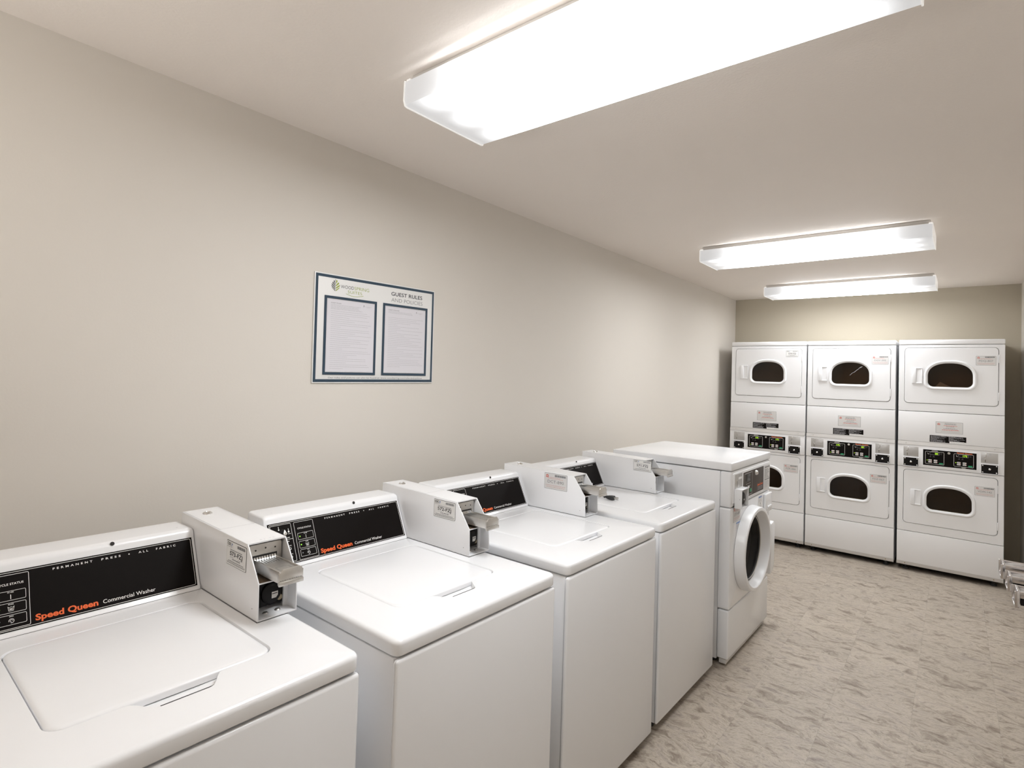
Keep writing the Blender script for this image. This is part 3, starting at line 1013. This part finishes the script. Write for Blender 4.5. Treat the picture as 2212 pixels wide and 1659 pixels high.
def make_dryer(x, label, codes, disp, crack=False, lit=False):
    t = thing('stacked_dryer', label, 'dryer', (x, 0.0015 * x, 0), 'stacked coin dryers along the back wall')
    F = Frame((0, 0, 0), (1, 0, 0), (0, 0, 1))       # normal -y (toward the room)
    YD = .50
    ZT = 1.941
    # cabinet: open fronted shell
    b = MB()
    b.box(.001, .016, .016, YD, .046, 1.897, 'enamel_matte')
    b.box(DW - .016, DW - .001, .016, YD, .046, 1.897, 'enamel_matte')
    b.box(.016, DW - .016, YD - .015, YD, .046, 1.897, 'gap_dark')
    b.box(.016, DW - .016, .03, YD, .046, .060, 'gap_dark')
    b.box(.016, DW - .016, .03, YD - .02, .98, 1.0, 'gap_dark')
    b.build('cabinet', t)
    b = MB()
    b.box(.0005, DW - .0005, -.001, YD, 1.9005, ZT, 'enamel_matte', .007, 3)
    b.build('top_cap', t)
    for u in (.06, DW - .06):
        for y in (.07, YD - .07):
            b = MB()
            Ff = Frame((u, y, 0), (1, 0, 0), (0, 1, 0))
            b.lathe(Ff, [(.022, 0), (.022, .014), (.012, .016), (.012, .047)], 'rubber', 12, cap0=True, cap1=True)
            b.build('foot', t)

    def front(z0, z1, dz0, dz1):
        b = MB()
        ns = 14
        outer = lambda i: rrect(.001 + i, DW - .001 - i, z0 + i, z1 - i, max(.008 - i, .002), 4, ns)
        hole = lambda i: rrect(.0415 - i, .6455 + i, dz0 - .0025 - i, dz1 + .0025 + i, .026, 4, ns)
        b.loft([[F.p(a, c, -.016) for a, c in outer(0)], [F.p(a, c, -.004) for a, c in outer(0)], [F.p(a, c, 0) for a, c in outer(.003)],
                [F.p(a, c, 0) for a, c in hole(.001)], [F.p(a, c, -.003) for a, c in hole(0)], [F.p(a, c, -.016) for a, c in hole(0)]], 'enamel_matte')
        return b.build('front_panel', t)
    def door(dz0, dz1, code, style, spos, clear, crk):
        b = MB()
        ns = 14
        k = (dz1 - dz0) / .4616
        g0, g1 = dz1 - .3210 * k, dz1 - .1255 * k
        zc = g0 + .088 * k
        cx = .3445
        outer = lambda i: rrect(.0438 + i, .6430 - i, dz0 + i, dz1 - i, .024, 4, ns)
        wpoly = lambda e: d_shape(cx, g0 - e, g1 + e, .1450 + e, zc, .040 + e * .7)
        ctr = (cx, (g0 + g1) / 2)
        win = lambda e: star(wpoly(e), ctr, outer(0))
        b.loft([[F.p(a, c, -.014) for a, c in outer(0)], [F.p(a, c, -.001) for a, c in outer(0)], [F.p(a, c, .0025) for a, c in outer(.003)],
                [F.p(a, c, .0025) for a, c in win(.010)], [F.p(a, c, -.014) for a, c in win(.010)]], 'enamel_matte')
        d = b.build('door', t)
        # window frame
        b = MB()
        ref = wpoly(.03)
        loops = []
        for e, z in ((.0245, .0025), (.0235, .008), (.019, .0125), (.013, .0135), (.009, .0125), (.005, .008), (.002, .006), (0, .006), (-.001, -.012)):
            loops.append([F.p(a, c, z) for a, c in wpoly(e)])
        b.loft(loops, 'plastic_white')
        b.build('window_frame', d)
        b = MB()
        Fg = Frame(F.p(0, 0, -.002), F.a, F.b)
        b.poly(Fg, wpoly(.001), 'door_glass', 0)
        if crk:
            cr = [(.3419, 1.6313), (.3623, 1.6528), (.3776, 1.6600), (.3928, 1.6774), (.4130, 1.6900)]
            b.line(Fg, cr, .0022, 'ink_light', .0006)
            b.line(Fg, [(.3928, 1.6720), (.4154, 1.7000)], .0016, 'ink_light', .0006)
            b.poly(Fg, [(.4100, 1.6960), (.4250, 1.6990), (.4400, 1.7110), (.4230, 1.7080)], 'ink_light', .0006)
        b.build('window_glass', d)
        # handle with finger pocket
        b = MB()
        hx0, hx1, hz0, hz1 = .0920, .1640, dz1 - .2990 * k, dz1 - .1650 * k
        b.fbox(F, hx0, hx0 + .030, hz0, hz1, .0025, .0110, 'plastic_white', .002)
        b.fbox(F, hx0 + .028, hx1, hz1 - .008, hz1, .0025, .0110, 'plastic_white', .002)
        b.fbox(F, hx0 + .028, hx1, hz0, hz0 + .010, .0025, .0110, 'plastic_white', .002)
        b.fbox(F, hx1 - .006, hx1, hz0, hz1, .0025, .0100, 'plastic_white', .002)
        i = b.mi('plastic_white')
        q = [(hx0 + .028, hz0 + .008, .0028), (hx1 - .005, hz0 + .008, .0085), (hx1 - .005, hz1 - .006, .0085), (hx0 + .028, hz1 - .006, .0028)]
        f = b.bm.faces.new([b.bm.verts.new(F.p(*v)) for v in q]); f.material_index = i
        b.build('door_handle', d)
        for z in (dz1 - .055 * k, dz1 - .352 * k):
            b = MB()
            b.fbox(F, .6425, .6495, z - .065 * k, z, -.002, .0055, 'enamel_matte', .001)
            b.build('hinge', d)
        Fs = Frame(F.p(spos[0], spos[1], .0026), F.a, F.b)
        id_sticker(d, Fs, spos[2], spos[3], code, style)
        # drum behind the window
        b = MB()
        Fdm = Frame((cx, .030, (g0 + g1) / 2 - .01), (1, 0, 0), (0, 0, 1))
        b.lathe(Fdm, [(.200, 0), (.215, -.015), (.262, -.035), (.262, -.20), (.255, -.215)], 'drum_metal', 40, flip=True)
        b.lathe(Fdm, [(.257, -.2151), (.02, -.2152)], 'drum_metal', 40, cap1=True, flip=True)
        for q in range(3):
            a = q * 2 * PI / 3 + .5
            c_, s_ = math.cos(a), math.sin(a)
            Fv = Frame(Fdm.p(0, 0, 0), Vector((c_, 0, s_)), Fdm.n)
            b.prism([(.262, -.04), (.205, -.06), (.205, -.19), (.262, -.20)], Fv, -.012, .012, 'drum_metal')
        b.build('drum', t)
        return d

    front(1.3405, 1.8975, 1.4098, 1.8714)
    door(1.4098, 1.8714, codes[0][0], codes[0][1], codes[0][2], lit, crack)
    front(.3325, .8720, .4020, .8453)
    door(.4020, .8453, codes[1][0], codes[1][1], codes[1][2], False, False)
    # middle access panel
    b = MB()
    b.box(.001, DW - .001, 0, .016, 1.0865, 1.3375, 'enamel_matte', .004, 3)
    mid = b.build('access_panel', t)
    b = MB()
    w0, w1, h0, h1 = .2560, .4300, 1.1720, 1.2640
    b.rect(F, w0, w1, h0, h1, 'ink_grey', .0006)
    b.rect(F, w0 + .0015, w1 - .0015, h0 + .0015, h1 - .0015, 'label_grey', .0010)
    sun_logo(b, F, w0 + .020, h1 - .020, .0085, .0014)
    o = .0014
    xc = (w0 + w1) / 2 + .008
    for k, (hw, y, hh, mt) in enumerate(((.036, .010, .0022, 'ink_grey'), (.038, .0175, .0028, 'ink_charcoal'), (.043, .029, .0030, 'ink_red'), (.028, .0365, .0028, 'ink_grey'), (.030, .048, .0022, 'ink_grey'), (.046, .0545, .0022, 'ink_grey'), (.054, .063, .0036, 'ink_red'), (.062, .075, .0014, 'ink_light'), (.060, .080, .0014, 'ink_light'))):
        b.dashes(F, xc - hw, xc + hw, h1 - y - hh, hh, mt, o, .010, .18)
    b.build('information_label', mid)
    b = MB()
    w0, w1, h0, h1 = .2170, .4520, 1.0930, 1.1490
    b.rect(F, w0, w1, h0, h1, 'black_panel', .0006)
    for c_ in range(2):
        xs = w0 + .006 + c_ * .118
        for k in range(9):
            if c_ == 1 and k > 6: continue
            y = h1 - .0080 - k * .0056
            if k in (2, 4) and rng.random() < .8: 
                b.dashes(F, xs, xs + rng.uniform(.03, .07), y, .0022, 'ink_light', o, .009); continue
            b.dashes(F, xs, xs + rng.uniform(.075, .105), y, .0022, 'ink_light', o, .009)
    b.dashes(F, w0 + .075, w0 + .165, h1 - .0046, .0030, 'ink_light', o, .012)
    b.rect(F, w0 + .129, w1, h0, h0 + .0135, 'label_white', o + .0004)
    b.dashes(F, w0 + .135, w1 - .006, h0 + .004, .002, 'ink_light', o + .0008, .010)
    b.build('warning_label', mid)
    # bevelled trim with screws
    b = MB()
    FE = Frame((0, 0, 0), (0, 1, 0), (0, 0, 1))
    b.prism([(-.0005, 1.0860), (-.0005, 1.0840), (-.010, 1.0580), (-.010, 1.0550), (.016, 1.0550), (.016, 1.0860)], FE, .001, DW - .001, 'trim_grey')
    for u in (.058, .625):
        Fs = Frame((u, -.0052, 1.0712), (1, 0, 0), (0, -.35, 1))
        b.lathe(Fs, [(.0042, 0), (.003, .002)], 'metal_dull', 10, cap1=True)
    b.build('trim_strip', t)
    # control panel
    b = MB()
    b.box(.001, DW - .001, -.006, .016, .8745, 1.0545, 'enamel_matte', .003)
    b.loft([[F.p(a, c, z) for a, c in rrect(.1680 + i, .5230 - i, .8900 + i, 1.0360 - i, .006, 4)] for i, z in ((0, .006), (.001, .0095), (.004, .0100))], 'plastic_white', False, True)
    cp = b.build('control_panel', t)
    b = MB()
    f0 = .0102
    b.rect(F, .1747, .5165, .8985, 1.0285, 'black_panel', f0)
    o = f0 + .0005
    for k, (x0, num) in enumerate(((.1895, disp[0]), (.3745, disp[1]))):
        x1 = x0 + .1240
        b.outline(F, x0, x1, .9110, 1.0140, .0018, 'ink_white', o, .006)
        b.outline(F, x0 + .030, x0 + .092, .9880, 1.0095, .0012, 'ink_light', o, .002)
        b.text(F, num, x0 + .084, .9915, .0140, 'digit_green', align='R', bold=.02, off=o + .0003)
        b.circle(F, x0 + .104, .9985, .0050, .0008, 'ink_grey', o, 12)
        b.line(F, [(x0 + .016, 1.000), (x0 + .020, .992)], .0030, 'ink_white', o)
        b.disc(F, x0 + .021, .992, .0025, 'ink_white', o)
        for u in (.034, .056):
            b.disc(F, x0 + u, .9770, .0020, 'ink_grey', o)
            b.dashes(F, x0 + u - .007, x0 + u + .007, .9695, .0020, 'ink_grey', o, .005)
        for r_ in range(2):
            for c_ in range(2):
                bx, by = x0 + .020 + c_ * .036, .9375 - r_ * .0150
                b.poly(F, rrect(bx, bx + .024, by, by + .0115, .004, 3), 'label_grey', o)
                b.line(F, [(bx + .006, by + .008), (bx + .010, by + .003), (bx + .016, by + .008)], .0015, 'ink_charcoal', o + .0003)
                b.rect(F, bx + .019, bx + .022, by + .003, by + .008, 'ink_red', o + .0003)
                if not (r_ == 0 and c_ == 0) or num != '00': pass
        b.disc(F, x0 + .013, .9420 if num == '00' or k == 1 else .9285, .0030, 'digit_green', o)
        b.poly(F, rrect(x0 + .091, x0 + .117, .9155, .9265, .003, 3), 'btn_green', o)
    b.prism([(.228, 1.0170), (.275, 1.0170), (.268, 1.0235), (.236, 1.0235)], F, f0, f0 + .002, 'metal_dull')
    b.prism([(.420, .9085), (.455, .9085), (.447, .9020), (.428, .9020)], F, f0, f0 + .002, 'metal_dull')
    b.text(F, 'Speed Queen', .3940, 1.0175, .0075, 'ink_orange', .0960, bold=.03, off=o)
    dp = b.build('display', cp)
    b = MB()
    Fk = Frame(F.p(.3436, 1.0120, f0), F.a, F.b)
    b.lathe(Fk, [(.0100, 0), (.0092, .004), (.0060, .006), (.0055, .003), (.001, .003)], 'chrome', 16, cap1=True)
    b.build('key_lock', dp)
    for x0 in (.0415, .5430):
        b = MB()
        b.fbox(F, x0, x0 + .1015, .9590, 1.0410, .0055, .0078, 'coin_plate', .0008)
        b.fbox(F, x0 + .022, x0 + .030, .9640, .9960, .0078, .0098, 'metal_plate', .0006)
        b.fbox(F, x0 + .028, x0 + .034, 1.0080, 1.0390, .0078, .0110, 'chrome', .0012)
        b.lathe(Frame(F.p(x0 + .0235, 1.0040, .0078), F.a, F.b), [(.0060, 0), (.0050, .004)], 'chrome', 12, cap1=True)
        b.rect(F, x0 + .0245, x0 + .0280, .9660, .9890, 'gap_dark', .0102)
        b.dashes(F, x0 + .048, x0 + .064, 1.027, .0015, 'ink_grey', .0082, .008)
        b.build('coin_slot', cp)
        b = MB()
        zb0, zb1 = .8755, .9540
        xb0, xb1 = x0 - .0025, x0 + .1065
        th, dp_ = .0045, .020
        b.fbox(F, xb0, xb0 + th, zb0, zb1, .006, dp_, 'enamel_matte', .0008)
        b.fbox(F, xb1 - th, xb1, zb0, zb1, .006, dp_, 'enamel_matte', .0008)
        b.fbox(F, xb0 + th, xb1 - th, zb1 - th, zb1, .006, dp_, 'enamel_matte', .0008)
        b.fbox(F, xb0 + th, xb1 - th, zb0, zb0 + th, .006, dp_, 'enamel_matte', .0008)
        b.fbox(F, xb0 + th, xb1 - th, zb0 + th, zb1 - th, .006, .011, 'black_plastic')
        Fk = Frame(F.p((xb0 + xb1) / 2, (zb0 + zb1) / 2, .011), F.a, F.b)
        b.lathe(Fk, [(.0190, 0), (.0180, .003), (.012, .004)], 'black_plastic', 20, cap1=True)
        b.lathe(Fk, [(.0085, .004), (.0075, .009), (.004, .0105), (.0035, .008), (.001, .008)], 'chrome', 14, cap1=True)
        for u in (xb0 + .013, xb1 - .013):
            for z in (zb0 + .013, zb1 - .013):
                b.lathe(Frame(F.p(u, z, .011), F.a, F.b), [(.0055, 0), (.0045, .0030), (.002, .0042)], 'chrome', 10, cap1=True)
        b.build('coin_vault', cp)
    # kick panel
    b = MB()
    b.box(.001, DW - .001, 0, .016, .0730, .3300, 'enamel_matte', .004, 3)
    b.prism([(0, .0735), (.016, .0735), (.016, .0470), (.004, .0470), (.002, .0500)], FE, .001, DW - .001, 'trim_grey')
    for u in (.058, .625):
        Fs = Frame((u, .0015, .0610), (1, 0, 0), (0, 0, 1))
        b.lathe(Fs, [(.0050, 0), (.0035, .0025)], 'brass', 10, cap1=True)
    b.build('kick_panel', t)
    return t

up = (.5070, 1.7310, .1220, .0750)
lo = (.5060, .6990, .1215, .0720)
make_dryer(.1363, 'leftmost stacked dryer pair, lower door half hidden behind the front-load washer', (('574-FZJ', 'star', (.5080, 1.7930, .1050, .0620)), ('PZR-886', 'sun', lo)), ('175', '175'))
make_dryer(.8298, 'middle stacked dryer pair, stickers DGV-202 above and FDZ-667 below, whitish crack in upper glass', (('DGV-202', 'sun', up), ('FDZ-667', 'sun', lo)), ('175', '00'), crack=True)
make_dryer(1.5318, 'rightmost stacked dryer pair, stickers PDQ-807 above and VDM-142 below', (('PDQ-807', 'sun', up), ('VDM-142', 'sun', lo)), ('00', '175'), lit=True)

# folded scrap lying inside the upper right dryer, seen through the glass
b = MB()
i = b.mi('cloth_white')
vv = [b.bm.verts.new(v) for v in ((-.050, -.005, 0), (.050, -.008, 0), (.012, .060, .002), (-.018, .012, .045), (.055, .015, .004), (-.060, .045, .002))]
for q in ((0, 1, 3), (1, 4, 3), (4, 2, 3), (2, 5, 3), (5, 0, 3)):
    f = b.bm.faces.new([vv[k] for k in q]); f.material_index = i
cl = b.build('paper_scrap', angle=5)
cl.location = (1.5318 + .298, .060, 1.5475)
tag(cl, 'crumpled white paper scrap inside the upper drum of the rightmost dryer', 'paper')

# ------------------------------------------------------------------ ceiling lights
def make_light(x0, x1, y0, y1, label):
    L_ = x1 - x0; Wd = y1 - y0
    t = thing('ceiling_light', label, 'ceiling light', ((x0 + x1) / 2, (y0 + y1) / 2, H), 'fluorescent wraparound ceiling lights')
    hx, hy = L_ / 2, Wd / 2
    zb, zt = -.100, -.026
    b = MB()
    b.box(-hx + .012, hx - .012, -hy + .020, hy - .020, -.030, -.0005, 'housing_white', .002)
    b.box(-hx + .020, hx - .020, -hy + .006, hy - .006, -.0255, -.0225, 'housing_white')
    b.build('housing', t)
    b = MB()
    prof = [(-hy, zt), (-hy - .001, zb + .016), (-hy + .004, zb + .003), (-hy + .012, zb), (-hy * .33, zb - .001), (hy * .33, zb - .001), (hy - .012, zb), (hy - .004, zb + .003), (hy + .001, zb + .016), (hy, zt)]
    nseg = 6
    i = b.mi('lens_glow')
    rows = [[b.bm.verts.new((-hx + .004 + (L_ - .008) * k / nseg, y, z)) for y, z in prof] for k in range(nseg + 1)]
    for r0, r1 in zip(rows, rows[1:]):
        for k in range(len(prof) - 1):
            f = b.bm.faces.new([r0[k], r0[k + 1], r1[k + 1], r1[k]]); f.material_index = i
    bmesh.ops.recalc_face_normals(b.bm, faces=b.bm.faces[:])
    o = b.build('diffuser_lens', t)
    for s in (-1, 1):
        b = MB()
        ring = [(-hy - .003, zt + .003), (-hy - .004, zb + .014), (-hy + .002, zb - .001), (-hy + .010, zb - .004), (hy - .010, zb - .004), (hy - .002, zb - .001), (hy + .004, zb + .014), (hy + .003, zt + .003)]
        FE = Frame((0, 0, 0), (0, 1, 0), (0, 0, 1))
        b.prism(ring, FE, s * (hx - .004), s * hx, 'lens_clear', .0010)
        for sy in (-1, 1):
            b.box(s * hx - .02 if s > 0 else -hx + .002, s * hx - .002 if s > 0 else -hx + .02, sy * hy - (.016 if sy > 0 else -.004), sy * hy + (-.004 if sy > 0 else .016), zt - .004, zt + .010, 'lens_clear', .003)
        b.build('end_cap', t)
    return t
make_light(.637, 1.915, -4.7500, -4.3820, 'large glowing ceiling light nearest the camera, cut by the top of the photo')
make_light(.571, 1.842, -2.0900, -1.7330, 'glowing ceiling light in the middle of the row of three')
make_light(.522, 1.792, -.3400, -.0100, 'glowing ceiling light farthest back, just in front of the dryers')

# ------------------------------------------------------------------ rules board on the left wall
SW, SH = .643, .442
t = thing('rules_board', 'white guest rules board with navy border on the left wall', 'sign', (0.0, -4.640, 1.4645), rot=(.013, 0, 0))
F = Frame((.006, 0, 0), (0, 1, 0), (0, 0, 1))
X = lambda f: f * SW
Y = lambda f: (1 - f) * SH
b = MB()
b.box(.001, .006, 0, SW, 0, SH, 'board_white', .0008)
b.outline(F, .0045, SW - .0045, .0045, SH - .0045, .0112, 'ink_navy', .0004, .0006)
# leaf emblem
lx, ly0, ly1 = X(.148), Y(.157), Y(.042)
lh = ly1 - ly0
def halfw(s):      # leaf half width at height fraction s
    return X(.030) * (math.sin(PI * min(1, max(0, s)) ** .9) ** .85 if 0 < s < 1 else 0)
for side, mt in ((-1, 'ink_charcoal'), (1, 'ink_leaf')):
    n = 7
    for k in range(n):
        if side < 0: c0, c1 = .02 + k * .135, .02 + k * .135 + .075
        else: c0, c1 = .03 + k * .19, .03 + k * .19 + .11
        if c0 > .80: 
            if side > 0: continue
        slant = .26
        inner = [(lx + side * .0012, ly0 + lh * min(c1, 1)), (lx + side * .0012, ly0 + lh * c0)]
        o0, o1 = min(.97, c0 + slant), min(.985, c1 + slant)
        outer = [(lx + side * max(.0013, halfw(o0)), ly0 + lh * o0), (lx + side * max(.0013, halfw(o1)), ly0 + lh * o1)]
        pts = [inner[1], outer[0], outer[1], inner[0]]
        if side < 0: pts = pts[::-1]
        if abs(outer[0][0] - inner[0][0]) < .0015 and abs(outer[1][0] - inner[0][0]) < .0015: continue
        b.poly(F, pts, mt, .0005)
b.text(F, 'WOOD', X(.186), Y(.1175), Y(.087) - Y(.1175), 'ink_charcoal', X(.099), bold=-.004, off=.0005)
b.text(F, 'SPRING', X(.289), Y(.1175), Y(.087) - Y(.1175), 'ink_leaf', X(.116), bold=-.008, off=.0005)
b.text(F, 'SUITES', X(.239), Y(.157), Y(.130) - Y(.157), 'ink_leaf', X(.110), bold=-.008, off=.0005)
arc = []
for k in range(13):
    s = k / 12
    arc.append((X(.225 + .135 * s), Y(.163 + .018 * math.sin(PI * s))))
b.line(F, arc, .0016, 'ink_leaf', .0005)
b.text(F, 'GUEST RULES', X(.592), Y(.115), Y(.079) - Y(.115), 'ink_charcoal', X(.285), bold=.010, off=.0005)
b.text(F, 'AND POLICIES', X(.594), Y(.176), Y(.139) - Y(.176), 'ink_grey', X(.287), bold=-.012, off=.0005)
b.text(F, 'Our rules and policies can also be found at: www.woodspring.com/rules-and-policies', X(.112), Y(.957), Y(.941) - Y(.957), 'ink_grey', X(.784), bold=-.004, off=.0005)
b.build('board', t)
for x0, x1, head, n, y0, y1, ll in ((.071, .470, 'GUEST RULES', 30, .338, .868, .394), (.524, .929, 'GUEST POLICIES', 29, .340, .835, .40)):
    b = MB()
    X0, X1, Y0, Y1 = X(x0), X(x1), Y(.923), Y(.201)
    wv = .0098
    b.fbox(F, X0, X0 + wv, Y0, Y1, .0002, .003, 'ink_navy')
    b.fbox(F, X1 - wv, X1, Y0, Y1, .0002, .003, 'ink_navy')
    b.fbox(F, X0 + wv, X1 - wv, Y0, Y0 + wv, .0002, .003, 'ink_navy')
    b.fbox(F, X0 + wv, X1 - wv, Y1 - wv, Y1, .0002, .003, 'ink_navy')
    b.build('page_frame', t)
    b = MB()
    px0, px1, py0, py1 = X0 + wv + .0015, X1 - wv - .0015, Y0 + wv + .0015, Y1 - wv - .0015
    b.fbox(F, px0, px1, py0, py1, .0003, .0018, 'paper')
    o = .0022
    b.outline(F, px0 + .002, px1 - .002, py0 + .002, py1 - .002, .0004, 'ink_light', o, .003)
    b.text(F, head, px0 + .018, Y(.267), .0040, 'ink_grey', X(.075 if head == 'GUEST RULES' else .095), bold=.006, off=o)
    for k in range(4 if head == 'GUEST RULES' else 2):
        b.dashes(F, px0 + .018, px0 + X(.25 + rng.uniform(-.02, .02)), Y(.281 + k * .0125), .0015, 'ink_light', o, .009, .18)
    lx_ = px1 - .058
    for s in range(4):
        b.line(F, [(lx_, Y(.262) + s * .002 - .003), (lx_ + .004, Y(.262) + s * .002 - .001)], .0012, 'ink_grey', o)
    b.text(F, 'WOODSPRING', lx_ + .007, Y(.267), .0026, 'ink_light', .034, off=o)
    b.text(F, 'SUITES', lx_ + .016, Y(.275), .0022, 'ink_light', .016, off=o)
    x_in = px0 + .019
    wmax = px1 - .012 - x_in
    k = 0
    while k < n:
        run = rng.choice((1, 2, 2, 3))
        for r_ in range(run):
            if k >= n: break
            y = Y(y0 + (y1 - y0) * k / (n - 1))
            wl = wmax * (rng.uniform(.85, 1.0) if r_ < run - 1 else rng.uniform(.22, .9))
            if r_ == 0: b.disc(F, x_in - .003, y + .0007, .0007, 'ink_light', o, 6)
            b.dashes(F, x_in, x_in + wl, y, .0011, 'ink_light', o, .007, .14)
            k += 1
    b.build('notice_page', t)

# ------------------------------------------------------------------ soap vending machine on the right wall
ang = math.atan(KR)
yv = -3.66
t = thing('soap_vending_machine', 'wall-mounted soap vending machine at the right edge, three chrome coin slides sticking out', 'vending machine', (xr(yv) - .002, yv, 0), rot=(0, 0, ang))
dep = xr(yv) - .002 - 2.235
b = MB()
b.box(-dep, 0, -.34, .34, .72, 1.62, 'enamel', .008, 3)
b.build('cabinet', t)
F = Frame((-dep, 0, 0), (0, -1, 0), (0, 0, 1))      # faces -x
b = MB()
b.fbox(F, -.30, .30, 1.12, 1.58, .0005, .006, 'metal_plate', .002)
b.build('product_window', t)
for k, yy in enumerate((-3.5248, -3.6540, -3.8029)):
    xt = (2.0895, 2.0945, 2.0975)[k]
    c = yv - yy
    ln = 2.235 - xt + .004
    Fs = Frame((-dep, -c, .9600), (0, -1, 0), (0, 0, 1))
    b = MB()
    b.fbox(Fs, -.044, .044, -.030, .060, .0005, .004, 'chrome_dark', .002)
    b.fbox(Fs, -.0330, -.0295, .0230, .0400, .003, ln, 'chrome_dark', .0012)
    b.fbox(Fs, .0295, .0330, .0230, .0400, .003, ln, 'chrome_dark', .0012)
    b.fbox(Fs, -.0300, .0300, .0285, .0315, .003, ln, 'metal_dull', .0008)
    b.fbox(Fs, -.0300, .0300, .0010, .0040, .003, ln * .7, 'black_plastic')
    b.fbox(Fs, -.0300, .0300, .0045, .0280, .003, ln - .004, 'black_plastic')
    Fe = Frame(Fs.p(0, 0, ln), Fs.a, Fs.b)
    ep = [(-.035, -.0030), (.035, -.0030), (.0365, .020), (.035, .0400), (.024, .0420), (-.024, .0420), (-.035, .0400), (-.0365, .020)]
    b.prism(ep, Fe, -.002, .003, 'chrome_dark', .0012)
    b.fbox(Fe, -.035, .035, -.003, .0035, 0, .0085, 'chrome_dark', .0012)
    b.fbox(Fe, -.0365, -.031, .0, .040, 0, .0085, 'chrome_dark', .0012)
    b.fbox(Fe, .031, .0365, .0, .040, 0, .0085, 'chrome_dark', .0012)
    b.build('coin_slide', t)

# ------------------------------------------------------------------ light, world, camera
sc = bpy.context.scene
w = bpy.data.worlds.new('World')
sc.world = w
w.use_nodes = True
w.node_tree.nodes['Background'].inputs['Color'].default_value = (.9, .88, .85, 1)
w.node_tree.nodes['Background'].inputs['Strength'].default_value = .3

# unseen area light added behind the camera as fill, bounced off the ceiling
l = bpy.data.lights.new('bounce_fill', 'AREA')
l.size = .35; l.energy = 17; l.color = (1, .985, .96)
o = bpy.data.objects.new('bounce_fill', l)
C.objects.link(o)
o.location = (.95, -6.7, 1.5)
o.rotation_euler = (Vector((.95, -6.55, H)) - o.location).to_track_quat('-Z', 'Y').to_euler()

cam = bpy.data.cameras.new('Camera')
co = bpy.data.objects.new('Camera', cam)
C.objects.link(co)
R = ((0.77068141, 0.63634225, 0.03344703), (-0.00721697, -0.04376909, 0.99901561), (-0.63717979, 0.77016414, 0.02913956))
m3 = Matrix((R[0], R[1], tuple(-c for c in R[2]))).transposed()
co.matrix_world = Matrix.Translation((1.9952426, -5.8563424, 1.5160742)) @ m3.to_4x4()
cam.sensor_fit = 'HORIZONTAL'
cam.sensor_width = 36
cam.lens = 1211.585 * 36 / 2212
cam.shift_x = 14.719 / 2212
cam.shift_y = -51.604 / 2212
cam.clip_start = .02
sc.camera = co

sc.view_settings.view_transform = 'Standard'
sc.view_settings.look = 'None'
sc.view_settings.exposure = 0
sc.cycles.max_bounces = 8
sc.cycles.diffuse_bounces = 5
sc.cycles.glossy_bounces = 3
sc.cycles.transparent_max_bounces = 8
sc.cycles.use_denoising = True
sc.cycles.use_adaptive_sampling = True
sc.cycles.adaptive_threshold = .08
sc.cycles.use_light_tree = False
for _n in ('led_green', 'digit_green', 'lens_clear'):
    M[_n].cycles.emission_sampling = 'NONE'
sc.cycles.sample_clamp_indirect = 4
sc.cycles.caustics_reflective = False
sc.cycles.caustics_refractive = False
